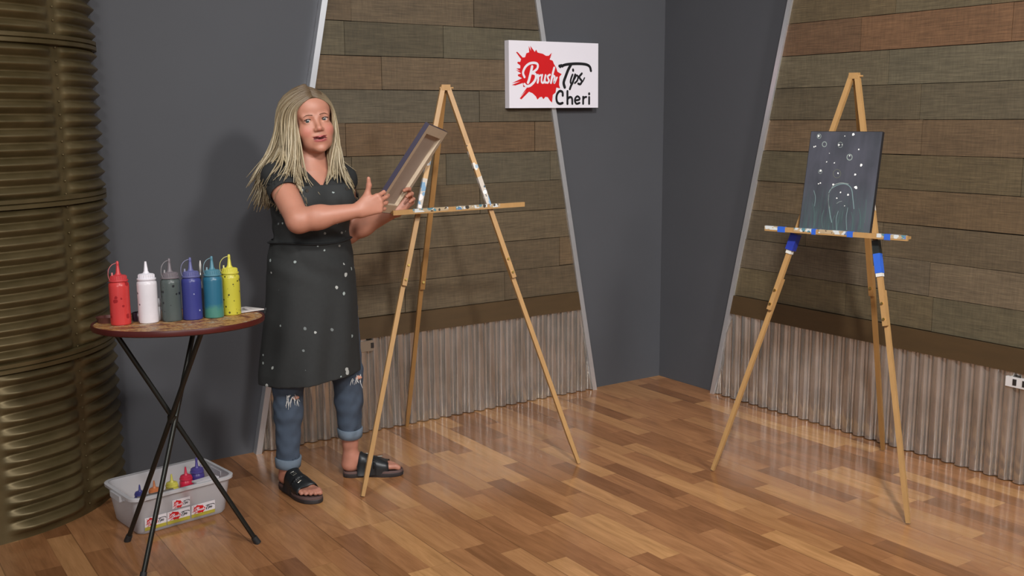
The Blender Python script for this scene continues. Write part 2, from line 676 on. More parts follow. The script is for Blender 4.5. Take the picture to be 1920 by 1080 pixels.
# ------------------------------------------------------------------ easels
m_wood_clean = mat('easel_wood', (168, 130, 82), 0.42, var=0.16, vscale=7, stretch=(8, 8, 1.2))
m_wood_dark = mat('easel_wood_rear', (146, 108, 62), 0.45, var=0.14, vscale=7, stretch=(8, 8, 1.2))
m_wood_paint = mat('easel_wood_painted', (184, 146, 98), 0.5, var=0.14, vscale=8, stretch=(8, 8, 1.2),
                   spots=[((214, 206, 196), 34, 0.75, 0.45), ((88, 70, 56), 48, 0.5, 0.3), ((150, 172, 190), 40, 0.6, 0.2)])
m_wood_blue = mat('easel_wood_blue_paint', (190, 180, 168), 0.5, var=0.14, vscale=8,
                  spots=[((112, 150, 180), 40, 0.8, 0.5), ((226, 222, 220), 44, 0.7, 0.4), ((50, 74, 90), 70, 0.6, 0.25)])
m_tray_paint = mat('tray_paint', (170, 150, 120), 0.5, var=0.2, vscale=30,
                   spots=[((196, 200, 200), 45, 0.9, 0.6), ((84, 128, 140), 50, 0.8, 0.35), ((60, 54, 48), 60, 0.6, 0.3), ((96, 120, 170), 40, 0.6, 0.15)])
m_brass = mat('brass_screw', (196, 168, 96), 0.3, metal=1.0)
m_tape = mat('blue_tape', (44, 92, 190), 0.5, var=0.1, vscale=40)
m_tape_d = mat('dark_blue_tape', (34, 52, 150), 0.5, var=0.12, vscale=40)
m_tape_k = mat('black_tape', (34, 38, 36), 0.45)
m_tape_w = mat('white_tape', (208, 206, 200), 0.5)


def lerp(a, b, t):
    return Vector(a) + (Vector(b) - Vector(a)) * t


def make_easel(label, apex, f1, f2, rr, tray, joint, tapes):
    apex, f1, f2, rr = map(Vector, (apex, f1, f2, rr))
    base = (f1 + f2 + rr) / 3
    root = empty('easel', base)
    tag(root, label, 'easel', 'wooden tripod easels')
    off = -base
    across = (f2 - f1).normalized()
    nrm = across.cross(apex - (f1 + f2) / 2).normalized()   # faces the front or back
    if nrm.dot(Vector((-0.5, -0.8, 0))) < 0:
        nrm = -nrm
    tA, tB = Vector(tray[0]), Vector(tray[1])
    for foot, s in ((f1, -1), (f2, 1)):
        top = apex + across * s * 0.014
        L = (foot - top)
        p_tray = joint[2]
        # upper (painted) piece to the tray, then clean piece, then the thinner sliding lower piece
        bm = bmesh.new()
        bar(bm, off + top - L.normalized() * 0.01, off + lerp(top, foot, 0.14), 0.020, 0.017, nrm, 0)
        bar(bm, off + lerp(top, foot, 0.14), off + lerp(top, foot, 0.225), 0.0202, 0.0172, nrm, 1)
        bar(bm, off + lerp(top, foot, 0.225), off + lerp(top, foot, 0.31), 0.0202, 0.0172, nrm, 2)
        bar(bm, off + lerp(top, foot, 0.31), off + lerp(top, foot, joint[0] + 0.02), 0.020, 0.017, nrm, 0)
        leg = fin('front_leg', bm, [m_wood_clean, m_wood_paint, m_wood_blue], root, bevel=0.0012)
        bm = bmesh.new()
        o2 = -nrm * 0.0165
        bar(bm, off + lerp(top, foot, joint[0] - 0.06) + o2, off + lerp(top, foot, 0.93) + o2 * 0.2, 0.019, 0.015, nrm)
        bar(bm, off + lerp(top, foot, 0.93) + o2 * 0.2, off + foot + Vector((0, 0, 0.004)), 0.019, 0.015, nrm, w2=0.015, h2=0.013)
        fin('leg_extension', bm, m_wood_clean, root, bevel=0.0012)
        for t in (joint[0] - 0.03, joint[0] + 0.005):
            bm = bmesh.new()
            q = off + lerp(top, foot, t)
            tube(bm, [q + nrm * 0.007, q + nrm * 0.016], 0.005, 10)
            fin('adjusting_screw', bm, m_brass, leg, smooth=False)
    # rear leg
    rt = apex - nrm * 0.02
    bm = bmesh.new()
    bar(bm, off + rt + Vector((0, 0, -0.004)), off + lerp(rt, rr, joint[1] + 0.02), 0.023, 0.015, nrm)
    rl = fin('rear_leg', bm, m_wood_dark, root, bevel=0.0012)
    bm = bmesh.new()
    bar(bm, off + lerp(rt, rr, joint[1] - 0.06) - nrm * 0.016, off + lerp(rt, rr, 0.95) - nrm * 0.004, 0.020, 0.015, nrm)
    bar(bm, off + lerp(rt, rr, 0.95) - nrm * 0.004, off + rr + Vector((0, 0, 0.004)), 0.020, 0.015, nrm, w2=0.015, h2=0.012)
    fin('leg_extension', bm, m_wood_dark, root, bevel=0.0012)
    bm = bmesh.new()
    q = off + lerp(rt, rr, joint[1])
    tube(bm, [q + nrm * 0.006, q + nrm * 0.014], 0.006, 10)
    fin('adjusting_screw', bm, m_brass, rl)
    # head block and wing bolt
    bm = bmesh.new()
    bar(bm, off + apex + across * -0.020 + Vector((0, 0, 0.008)), off + apex + across * 0.020 + Vector((0, 0, 0.008)), 0.020, 0.024, Vector((0, 0, 1)))
    tube(bm, [off + apex + across * -0.026 + Vector((0, 0, 0.006)), off + apex + across * 0.036 + Vector((0, 0, 0.006))], 0.004, 10)
    fin('head_joint', bm, m_wood_clean, root, bevel=0.001)
    # tray: front lip and ledge
    bm = bmesh.new()
    d = (tB - tA).normalized()
    out = Vector((0, 0, 1)).cross(d)
    if out.dot(nrm) < 0:
        out = -out
    bar(bm, off + tA + out * 0.006, off + tB + out * 0.006, 0.012, 0.020, Vector((0, 0, 1)), 0)
    bar(bm, off + tA - out * 0.013 + Vector((0, 0, 0.0)), off + tB - out * 0.013 + Vector((0, 0, 0.0)), 0.026, 0.010, Vector((0, 0, 1)), 0)
    tray_o = fin('tray', bm, [m_wood_clean], root, bevel=0.001)
    for a, b in tapes['smear']:
        bm = bmesh.new()
        bar(bm, off + lerp(tA, tB, a) + out * 0.0055 + Vector((0, 0, 0.0035)), off + lerp(tA, tB, b) + out * 0.0055 + Vector((0, 0, 0.0035)), 0.0145, 0.0145, Vector((0, 0, 1)))
        tag(fin('dried_paint', bm, m_tray_paint, tray_o), 'layer of dried white, teal and brown paint on the tray')
    for a, b in tapes['tray']:
        bm = bmesh.new()
        bar(bm, off + lerp(tA, tB, a) + out * 0.006, off + lerp(tA, tB, b) + out * 0.006, 0.0165, 0.0225, Vector((0, 0, 1)))
        tag(fin('tape', bm, m_tape, tray_o), 'blue masking tape')
    for which, a, b, m, lab, w in tapes['legs']:
        foot = f1 if which == 1 else f2
        top = apex + across * (-1 if which == 1 else 1) * 0.014
        bm = bmesh.new()
        bar(bm, off + lerp(top, foot, a), off + lerp(top, foot, b), w, w, nrm)
        tag(fin('tape', bm, m, root, bevel=0.003), lab)
    return root


make_easel('empty wooden tripod easel standing in front of the left wall panel, its tray bare', (-1.843, -0.652, 1.668), (-2.373, -0.825, 0), (-1.388, -1.009, 0), (-1.757, -0.062, 0),
           ((-2.165, -0.752, 1.162), (-1.535, -0.792, 1.168)), (0.47, 0.53, 0.305),
           dict(smear=[(0.14, 0.40), (0.46, 0.70), (0.72, 0.80)], tray=[], legs=[]))
make_easel('wooden tripod easel wrapped with blue tape, carrying the dark painting before the right wall panel', (-0.583, -1.786, 1.697), (-0.961, -1.422, 0), (-0.782, -2.287, 0), (-0.112, -1.674, 0),
           ((-0.815, -1.552, 1.079), (-0.664, -2.136, 1.079)), (0.55, 0.53, 0.37),
           dict(smear=[(0.0, 0.12), (0.22, 0.36), (0.40, 0.62), (0.80, 0.99)], tray=[(0.10, 0.155), (0.35, 0.38), (0.60, 0.64), (0.85, 0.89)],
                legs=[(1, 0.378, 0.418, m_tape_d, 'dark blue tape', 0.034), (1, 0.418, 0.427, m_tape_w, 'white tape', 0.024),
                      (2, 0.378, 0.408, m_tape_k, 'black tape', 0.026), (2, 0.408, 0.452, m_tape, 'bright blue tape', 0.027), (2, 0.452, 0.460, m_tape_w, 'white tape', 0.024)]))

# ------------------------------------------------------------------ stretched canvases
m_canvas_raw = mat('canvas_back', (172, 158, 146), 0.8, var=0.06, vscale=60)
m_stretcher = mat('stretcher_wood', (196, 178, 154), 0.6, var=0.1, vscale=6, stretch=(4, 20, 20))


def painting_material():
    m = bpy.data.materials.new('night_painting')
    n = NT(m)
    tc = n.n('ShaderNodeTexCoord')
    sp = n.n('ShaderNodeSeparateXYZ', {0: tc.outputs['Object']})
    big = n.noise(n.coord((6, 6, 2)), 2.0, 4)
    st = n.noise(n.coord((70, 70, 5)), 1.6, 4)
    c = n.mix(n.step(big, 0.3, 0.7), lin((52, 54, 60)), lin((76, 76, 86)))
    low = n.n('ShaderNodeMapRange', {0: sp.outputs[2], 1: 0.0, 2: 0.2, 3: 1.0, 4: 0.0}, clamp=True).outputs[0]
    c = n.mix(n.math('MULTIPLY', low, n.step(st, 0.35, 0.7)), c, lin((60, 82, 80)))
    c = n.mix(n.math('MULTIPLY', n.math('MULTIPLY', low, n.step(st, 0.62, 0.75)), 0.6), c, lin((86, 106, 106)))
    n.base(c)
    n.set(n.p, 'Roughness', 0.45)
    n.bump(st, 0.3, 0.001)
    return m


def canvas_parts(root, W, H, T, front_mat, edge_mat):
    """local: x across, z up, front faces -y, front at y=0, back at y=T"""
    bm = bmesh.new()
    box(bm, (-W / 2, 0, 0), (W / 2, 0.0015, H))
    fin('canvas_face', bm, front_mat, root)
    # wrapped edges
    bm = bmesh.new()
    for lo, hi in (((-W / 2 - 0.0006, 0, 0), (-W / 2 + 0.001, T, H)), ((W / 2 - 0.001, 0, 0), (W / 2 + 0.0006, T, H)), ((-W / 2, 0, -0.0006), (W / 2, T, 0.001)), ((-W / 2, 0, H - 0.001), (W / 2, T, H + 0.0006))):
        box(bm, lo, hi)
    fin('canvas_edge', bm, edge_mat, root)
    bm = bmesh.new()
    b = 0.038
    for lo, hi in (((-W / 2 + 0.001, 0.002, 0.001), (-W / 2 + b, T, H - 0.001)), ((W / 2 - b, 0.002, 0.001), (W / 2 - 0.001, T, H - 0.001)), ((-W / 2 + b, 0.002, 0.001), (W / 2 - b, T, b)), ((-W / 2 + b, 0.002, H - b), (W / 2 - b, T, H - 0.001))):
        box(bm, lo, hi)
    fin('stretcher_frame', bm, m_stretcher, root)
    bm = bmesh.new()
    box(bm, (-W / 2 + b, 0.0016, b), (W / 2 - b, 0.0035, H - b))
    fin('canvas_back', bm, m_canvas_raw, root)


def stroke(bm, pts, w, y, mi=0, smooth=True, taper=False):
    """flat ribbon in the local xz plane at depth y, rounded ends"""
    P = catmull([(p[0], 0, p[1]) for p in pts], 6) if smooth else [Vector((p[0], 0, p[1])) for p in pts]
    n = len(P)
    L, R = [], []
    for i, p in enumerate(P):
        d = P[min(i + 1, n - 1)] - P[max(i - 1, 0)]
        if d.length < 1e-9:
            d = Vector((1, 0, 0))
        d.normalize()
        q = Vector((-d.z, 0, d.x))
        t = i / max(1, n - 1)
        ww = w * (1.0 if not taper else max(0.25, 1 - t))
        L.append(p + q * ww / 2)
        R.append(p - q * ww / 2)
    vl = [bm.verts.new((v.x, y, v.z)) for v in L]
    vr = [bm.verts.new((v.x, y, v.z)) for v in R]
    for i in range(n - 1):
        bm.faces.new((vl[i], vl[i + 1], vr[i + 1], vr[i])).material_index = mi
    for p, ww, e in ((P[0], w, 0.00002), (P[-1], w * (0.25 if taper else 1), 0.00004)):
        disc(bm, (p.x, p.z), ww / 2, y - e, mi)


def disc(bm, c, r, y, mi=0, n=12, jit=0, rnd=None):
    vs = []
    for k in range(n):
        a = 2 * PI * k / n
        rr = r * (1 + (rnd.uniform(-jit, jit) if rnd else 0))
        vs.append(bm.verts.new((c[0] + rr * math.cos(a), y, c[1] + rr * math.sin(a))))
    bm.faces.new(vs).material_index = mi


# painting on the second easel
tA, tB = Vector((-0.815, -1.552, 1.079)), Vector((-0.664, -2.136, 1.079))
dx = (tB - tA).normalized()
cx = lerp(tA, tB, 0.495)
up2 = (Vector((-0.583, -1.786, 1.697)) - (Vector((-0.702, -1.81, 1.08)))).normalized()
up2 = (up2 - dx * up2.dot(dx)).normalized()
yy = up2.cross(dx).normalized()   # into the wall side
if yy.x < 0:
    yy = -yy
CW, CH, CT = 0.300, 0.405, 0.018
root = empty('painting')
Mx = Matrix((dx, yy, up2)).transposed().to_4x4()
Mx.translation = cx + Vector((0, 0, 0.0062)) + yy * 0.001
root.matrix_world = Mx
tag(root, 'dark grey-green painted canvas with white dots and an arch, on the taped easel', 'painting')
canvas_parts(root, CW, CH, CT, painting_material(), mat('canvas_dark_edge', (28, 28, 32), 0.5))
rnd = random.Random(3)
bm = bmesh.new()
# zoom frame of the painting: corners TL(155,65) TR(880,75) BL(45,945) BR(750,1000)
def pq(x, y):
    tl, tr, bl, br = Vector((155, 65)), Vector((880, 75)), Vector((45, 945)), Vector((750, 1000))
    v = (y - 70) / 900
    for _ in range(4):
        l, r_ = tl.lerp(bl, v), tr.lerp(br, v)
        u = (x - l.x) / (r_.x - l.x)
        t_, b_ = tl.lerp(tr, u), bl.lerp(br, u)
        v = (y - t_.y) / (b_.y - t_.y)
    return ((u - 0.5) * CW, (1 - v) * CH)


Yp = -0.0004
for x, y, r in ((235, 108, 11), (590, 97, 12), (188, 205, 7), (445, 192, 9), (645, 233, 7), (670, 376, 11), (262, 420, 11), (440, 447, 8), (610, 462, 10), (262, 533, 7), (242, 540, 6), (392, 548, 10), (617, 578, 15), (467, 620, 8), (542, 643, 10), (430, 672, 7), (508, 742, 5), (322, 343, 6), (402, 352, 6), (505, 112, 5), (205, 200, 6), (350, 265, 4), (555, 290, 6), (480, 190, 5)):
    disc(bm, pq(x, y), r * CW / 720, Yp, 0, 10, 0.3, rnd)
def ring(x, y, r, w, mi):
    stroke(bm, [pq(x + r * math.cos(a), y + r * math.sin(a)) for a in [k * PI / 5 for k in range(11)]], w * CW / 720, Yp, mi)


ring(297, 183, 22, 8, 1)
ring(555, 303, 26, 9, 1)
ring(240, 110, 20, 6, 1)
ring(430, 450, 38, 4, 2)
ring(460, 190, 24, 4, 1)
ring(258, 430, 18, 4, 1)
for pts, w, mi in (([(380, 890), (360, 800), (345, 690), (355, 610), (400, 570), (470, 545), (530, 550), (575, 590), (590, 680), (600, 770)], 8, 3), ([(365, 600), (400, 555), (470, 535), (545, 545)], 7, 1), ([(350, 620), (345, 700), (355, 760)], 8, 1),
                   ([(195, 600), (212, 660), (205, 740)], 5, 3), ([(430, 960), (425, 860), (445, 790)], 5, 3), ([(530, 960), (525, 850), (540, 760)], 5, 3), ([(660, 950), (665, 850), (650, 770)], 6, 4), ([(200, 930), (205, 820), (190, 720)], 5, 4), ([(700, 900), (715, 800), (720, 690)], 5, 4), ([(290, 940), (280, 850), (300, 780)], 6, 4), ([(395, 960), (390, 880), (410, 830)], 6, 4), ([(580, 960), (590, 880), (575, 800)], 5, 4), ([(430, 720), (455, 705), (480, 700)], 4, 1)):
    stroke(bm, [pq(*p) for p in pts], w * CW / 720, Yp, mi)
tag(fin('painted_marks', bm, [mat('white_paint_mark', (226, 226, 222), 0.5), mat('grey_paint_mark', (128, 138, 134), 0.5), mat('olive_paint_mark', (96, 100, 84), 0.5), mat('teal_paint_mark', (108, 130, 131), 0.5), mat('green_paint_mark', (70, 92, 90), 0.5)], root), 'white dots, rings and a pale arch')

# ------------------------------------------------------------------ the sign
SW, SH = 0.583, 0.342
SPLAT = [(405, 182), (425, 180), (435, 245), (480, 255), (497, 225), (515, 262), (580, 275), (620, 300), (655, 298), (695, 258), (708, 262), (672, 325), (665, 345), (705, 360), (720, 400), (750, 450), (765, 500), (820, 530), (790, 565), (790, 610), (785, 670), (800, 715), (750, 705), (740, 770), (705, 800), (695, 900), (665, 870), (640, 830), (610, 825), (585, 855), (565, 825), (540, 830), (510, 860), (490, 820), (450, 780), (405, 760), (310, 858), (290, 845), (300, 820), (375, 740), (385, 700), (335, 700), (330, 650), (240, 682), (195, 677), (195, 655), (300, 630), (320, 590), (270, 562), (270, 545), (310, 530), (300, 500), (245, 488), (250, 470), (300, 465), (300, 430), (262, 400), (270, 385), (300, 385), (310, 350), (250, 265), (265, 260), (330, 330), (360, 325), (375, 275), (410, 262)]
BRUSH = [([(350, 575), (332, 520), (360, 450), (410, 405), (470, 393), (512, 410), (510, 460), (470, 500), (425, 525)], 22), ([(445, 440), (425, 530), (405, 610), (392, 645)], 26), ([(430, 522), (480, 532), (492, 575), (470, 630), (420, 680), (375, 690), (348, 665)], 24),
         ([(515, 548), (520, 600), (512, 642)], 22), ([(515, 590), (530, 560), (550, 548)], 18), ([(570, 545), (560, 600), (565, 640), (590, 635), (612, 548)], 19), ([(612, 548), (602, 600), (606, 642)], 20), ([(668, 540), (640, 560), (645, 590), (655, 615), (640, 642), (618, 640)], 19),
         ([(722, 450), (700, 540), (680, 644)], 22), ([(688, 600), (712, 555), (728, 570), (718, 620), (724, 644), (756, 575)], 18)]
TIPS = [([(820, 425), (880, 405), (980, 393), (1080, 392), (1150, 402), (1190, 430), (1204, 480)], 26), ([(940, 405), (905, 470), (870, 560), (845, 640), (858, 700)], 30), ([(960, 535), (940, 590), (935, 640), (962, 645), (985, 560)], 20), ([(995, 535), (968, 620), (940, 680), (925, 722)], 24),
        ([(985, 590), (1010, 545), (1032, 560), (1022, 610), (990, 645)], 19), ([(1082, 518), (1050, 560), (1062, 590), (1082, 620), (1062, 658), (1035, 652)], 22), ([(1062, 655), (1095, 620), (1118, 575)], 14), ([(966, 470), (968, 482)], 24)]
CHERI = [([(832, 808), (828, 765), (795, 750), (762, 785), (750, 840), (762, 895), (795, 915), (830, 905)], 24), ([(893, 752), (893, 835), (893, 915)], 24), ([(893, 855), (925, 828), (952, 845), (957, 915)], 22), ([(990, 872), (1045, 862), (1052, 840), (1025, 818), (998, 840), (990, 880), (1012, 915), (1052, 905)], 20), ([(1100, 825), (1100, 870), (1100, 915)], 22), ([(1102, 858), (1118, 832), (1142, 826)], 20), ([(1180, 828), (1180, 870), (1180, 915)], 22), ([(1180, 780), (1180, 788)], 24)]
m_red = mat('sign_red', (206, 22, 28), 0.4)
m_red_d = mat('sign_dark_red', (130, 20, 60), 0.4)
m_white_s = mat('sign_white', (232, 228, 236), 0.4)
m_black_s = mat('sign_black', (22, 22, 26), 0.4)


def logo(sx, sz, ox, oz, y0, cheri=True):
    """returns three bmeshes of the splash, the white word and the black words; zoom frame -> metres"""
    f = lambda p: ((p[0] - 163) / 1140 * sx + ox, (968 - p[1]) / 850 * sz + oz)
    k = sx / 1140
    b1 = bmesh.new()
    sp = sorted(SPLAT, key=lambda p: math.atan2(p[1] - 560, p[0] - 540))
    vs = [b1.verts.new((f(p)[0], y0, f(p)[1])) for p in sp]
    vc = b1.verts.new((f((540, 560))[0], y0, f((540, 560))[1]))
    for i in range(len(vs)):
        b1.faces.new((vs[i], vs[(i + 1) % len(vs)], vc))
    b2 = bmesh.new()
    for i, (pts, w) in enumerate(BRUSH):
        stroke(b2, [f(p) for p in pts], w * k * 1.12, y0 - 0.0008 - i * 0.00006)
    b3 = bmesh.new()
    for i, (pts, w) in enumerate(TIPS + (CHERI if cheri else [])):
        stroke(b3, [f(p) for p in pts], w * k * 1.1, y0 - 0.0004 - i * 0.00005)
    if cheri:
        for i, (x, y) in enumerate(((790, 425), (800, 435), (812, 418), (828, 428))):
            disc(b3, f((x, y)), 15 * k, y0 - 0.0005 - i * 0.0001, 0)
    for b in (b1, b2, b3):
        bmesh.ops.recalc_face_normals(b, faces=b.faces)
        for fc in b.faces:
            if fc.normal.y > 0:
                fc.normal_flip()
    return b1, b2, b3


sign = empty('sign', (-1.120, -0.030, 1.594))
sign.rotation_euler = (0, math.radians(-0.2), 0)
tag(sign, 'white sign with a red paint splash and script lettering, mounted near the room corner', 'sign')
bm = bmesh.new()
box(bm, (0, -0.035, 0), (SW, 0.004, SH))
fin('sign_board', bm, m_white_s, sign, bevel=0.003)
bm = bmesh.new()
box(bm, (0.03, 0.004, 0.03), (SW - 0.03, 0.029, SH - 0.03))
fin('mounting_block', bm, mat('mount_dark', (40, 36, 36), 0.6), sign)
b1, b2, b3 = logo(SW, SH, 0, 0, -0.0356)
tag(fin('paint_splash', b1, m_red, sign), 'red paint splash printed on the sign')
tag(fin('lettering', b2, m_white_s, sign), 'white script word Brush')
tag(fin('lettering', b3, m_black_s, sign), 'black words Tips and Cheri')

# ------------------------------------------------------------------ round folding table
TC = Vector((-3.115, -0.955, 0))
TZ = 0.855


def table_mat():
    m = bpy.data.materials.new('painted_table_top')
    n = NT(m)
    nz = n.noise(n.coord((5, 5, 5)), 3.5, 6, 0.7)
    r = n.n('ShaderNodeValToRGB', {0: nz})
    e = r.color_ramp.elements
    e[0].position = 0.38
    e[0].color = (*lin((96, 52, 36)), 1)
    e[1].position = 0.62
    e[1].color = (*lin((186, 168, 140)), 1)
    for p_, c_ in ((0.46, (150, 98, 56)), (0.52, (192, 150, 92)), (0.56, (120, 70, 40))):
        x = e.new(p_)
        x.color = (*lin(c_), 1)
    n.base(r.outputs[0])
    n.set(n.p, 'Roughness', 0.5)
    return m


tab = empty('folding_table', TC)
tag(tab, 'small round red-rimmed folding table with crossed black metal legs holding the paint bottles', 'table')
bm = bmesh.new()
lathe(bm, [(0, -0.004), (0.282, -0.004), (0.284, -0.002), (0.281, 0.0), (0, 0.0)], 64, (0, 0, TZ))
fin('tabletop', bm, table_mat(), tab)
bm = bmesh.new()
lathe(bm, [(0, -0.019), (0.282, -0.019), (0.290, -0.015), (0.292, -0.004), (0.290, 0.0025), (0.287, 0.003), (0.284, 0.001), (0.283, -0.005), (0, -0.005)], 64, (0, 0, TZ))
tag(fin('rim', bm, mat('red_rim', (76, 22, 17), 0.4, var=0.2, vscale=12, spots=[((210, 190, 160), 30, 0.35, 0.1)]), tab, autos=0.6), 'glossy dark red rim')
m_legm = mat('black_metal_leg', (62, 62, 58), 0.28, metal=0.85)
hub = Vector((-3.16, -0.958, 0.503))
for foot, tp in (((-2.903, -1.045, 0), None), ((-3.285, -0.732, 0), None), ((-3.345, -1.105, 0), None)):
    foot = Vector(foot)
    top = hub + (hub - foot) * ((TZ - 0.022 - hub.z) / hub.z)
    side = Vector((0, 0, 1)).cross(foot - hub).normalized() * 0.011
    bm = bmesh.new()
    d = (top - foot).normalized()
    tube(bm, [foot - TC + side + d * 0.012, top - TC + side], 0.0088, 14)
    lg = fin('leg', bm, m_legm, tab, autos=0.8)
    bm = bmesh.new()
    tube(bm, [foot - TC + side + Vector((0, 0, 0.001)), foot - TC + side + d * 0.03], [0.0125, 0.0115], 14)
    tag(fin('leg_tip', bm, mat('rubber_black', (30, 30, 30), 0.6), lg, autos=0.8), 'black rubber tip')
bm = bmesh.new()
tube(bm, [hub - TC + Vector((0, 0, -0.012)), hub - TC + Vector((0, 0, 0.012))], 0.018, 14)
fin('leg_hub', bm, m_legm, tab, autos=0.8)
bm = bmesh.new()
bar(bm, (-0.19, 0.0, TZ - 0.028), (0.16, 0.05, TZ - 0.028), 0.03, 0.012)
bar(bm, (0.02, -0.17, TZ - 0.028), (0.06, 0.15, TZ - 0.028), 0.03, 0.012)
fin('leg_bracket', bm, m_legm, tab)

# ------------------------------------------------------------------ squeeze bottles
def lathe_obj(name, prof, m, parent, seg=36, autos=0.7, c=(0, 0, 0)):
    bm = bmesh.new()
    lathe(bm, prof, seg, c)
    bmesh.ops.recalc_face_normals(bm, faces=bm.faces)
    return fin(name, bm, m, parent, autos=autos)


def tube_obj(name, pts, rad, m, parent, seg=8, **k):
    bm = bmesh.new()
    tube(bm, pts, rad, seg, **k)
    return fin(name, bm, m, parent, smooth=True)


def squeeze_bottle(name, loc, label, col, capcol, spots, tether, ang=180, h=0.148, r=0.0335, s=1.0, group='squeeze bottles of paint on the table', mbody=None, rot=None, tip_lean=0.0):
    root = empty('squeeze_bottle', loc)
    if rot:
        root.rotation_euler = rot
    tag(root, label, 'bottle', group)
    mb = mbody or mat('paint_' + name, col, 0.32, var=0.1, vscale=14, spots=spots, Specular_IOR_Level=0.45)
    mc = mat('cap_' + name, capcol, 0.4, var=0.06, vscale=20)
    h *= s
    r *= s
    lathe_obj('bottle_body', [(0, 0), (r - 0.004, 0), (r - 0.0005, 0.003), (r, 0.008), (r, 0.03), (r * 0.985, h * 0.5), (r, h - 0.016), (r * 0.97, h - 0.006), (r * 0.8, h), (r * 0.78, h + 0.006), (0, h + 0.006)], mb, root)
    q = h + 0.001
    cap = lathe_obj('cap', [(r * 0.6, q), (r * 0.93, q), (r * 0.95, q + 0.003), (r * 0.93, q + 0.006), (r * 0.80, q + 0.007), (r * 0.78, q + 0.019 * s), (r * 0.7, q + 0.021 * s), (r * 0.34, q + 0.023 * s), (r * 0.22, q + 0.030 * s), (r * 0.13, q + 0.056 * s), (r * 0.10, q + 0.063 * s), (0, q + 0.064 * s)], mc, root)
    bm = bmesh.new()
    for k in range(24):
        a = 2 * PI * k / 24
        tube(bm, [(r * 0.795 * math.cos(a), r * 0.795 * math.sin(a), q + 0.008), (r * 0.785 * math.cos(a), r * 0.785 * math.sin(a), q + 0.018 * s)], 0.0012, 5)
    fin('grip_ribs', bm, mc, cap)
    if tether:
        a = math.radians(ang)
        d = Vector((math.cos(a), math.sin(a), 0))
        zt = q + 0.060 * s
        pts = catmull([d * r * 0.86 + Vector((0, 0, q + 0.004)), d * (r * 1.02) + Vector((0, 0, q + 0.02 * s)), d * r * 0.95 + Vector((0, 0, q + 0.042 * s)), d * r * 0.6 + Vector((0, 0, zt - 0.003)), d * r * 0.12 + Vector((0, 0, zt + 0.003))], 6)
        tube_obj('cap_tether', pts, 0.0014, mat('tether_' + name, tuple(int(60 + c_ * 0.6) for c_ in capcol), 0.4), cap)
        lathe_obj('tip_cap', [(0.0045, zt - 0.006), (0.005, zt - 0.004), (0.0045, zt + 0.006), (0.003, zt + 0.009), (0, zt + 0.0095)], mc, cap, 14)
        bm = bmesh.new()
        bx = d * r * 0.62
        tube(bm, [bx + Vector((0, 0, q + 0.02 * s)), bx + Vector((0, 0, q + 0.031 * s))], 0.0028, 8)
        fin('spare_cap_stub', bm, mat('stub_' + name, tuple(min(235, int(90 + c_ * 0.6)) for c_ in capcol), 0.4), cap)
    return root


def teal_body():
    m = bpy.data.materials.new('paint_teal')
    n = NT(m)
    tc = n.n('ShaderNodeTexCoord')
    sp = n.n('ShaderNodeSeparateXYZ', {0: tc.outputs['Object']})
    nz = n.noise(n.coord(), 30, 4)
    z = n.math('ADD', sp.outputs[2], n.math('MULTIPLY', n.math('SUBTRACT', nz, 0.5), 0.05))
    n.base(n.mix(n.step(z, 0.03, 0.05), lin((68, 124, 112)), lin((40, 98, 122))))
    n.set(n.p, 'Roughness', 0.32)
    return m


dk = [((70, 40, 50), 60, 0.5, 0.14)]
squeeze_bottle('red', (-3.308, -0.938, TZ), 'squeeze bottle of red paint, leftmost on the round table', (196, 58, 56), (194, 60, 62), [((150, 26, 30), 55, 0.5, 0.3)], True, 190, tip_lean=0)
squeeze_bottle('white', (-3.220, -0.957, TZ), 'squeeze bottle of white paint, second from left on the round table', (220, 214, 218), (226, 222, 228), [((90, 84, 90), 95, 0.42, 0.10), ((196, 214, 200), 40, 0.5, 0.2)], False)
squeeze_bottle('charcoal', (-3.143, -0.968, TZ), 'squeeze bottle of dark charcoal paint between the white and blue bottles', (76, 84, 82), (112, 104, 108), [((28, 28, 32), 95, 0.5, 0.28)], True, 200)
squeeze_bottle('blue', (-3.075, -0.982, TZ), 'squeeze bottle of deep blue paint, fourth from left on the round table', (54, 58, 124), (90, 92, 140), [((170, 176, 200), 55, 0.3, 0.06)], True, 185)
squeeze_bottle('teal', (-3.000, -0.985, TZ), 'squeeze bottle of teal paint with a greener bottom, beside the yellow one', (50, 110, 125), (74, 122, 138), None, True, 195, mbody=teal_body())
squeeze_bottle('yellow', (-2.928, -0.958, TZ), 'squeeze bottle of yellow paint with dark specks, rightmost on the round table', (186, 178, 58), (200, 192, 72), [((70, 66, 30), 110, 0.5, 0.25)], True, 175)

# other things on the table
pl = empty('paper_palette', (-2.868, -0.90, TZ + 0.003))
tag(pl, 'sheet of white paint-smeared paper under the right rim side of the table behind the yellow bottle', 'paper')
pl['label'] = 'white paint-smeared paper lying at the right end of the round table'
bm = bmesh.new()
box(bm, (-0.075, -0.05, 0), (0.06, 0.06, 0.004))
fin('sheet', bm, mat('paper_white', (206, 200, 196), 0.6, var=0.08, vscale=25, spots=[((150, 110, 120), 40, 0.5, 0.1)]), pl, rot=(0, 0, 0.3))
bm = bmesh.new()
tube(bm, [(0, 0, 0), (0.001, 0, 0.004)], [0.02, 0.015], 12)
fin('paint_dab', bm, mat('pale_dab', (180, 172, 170), 0.4), pl, loc=(0.02, 0.0, 0.0035))

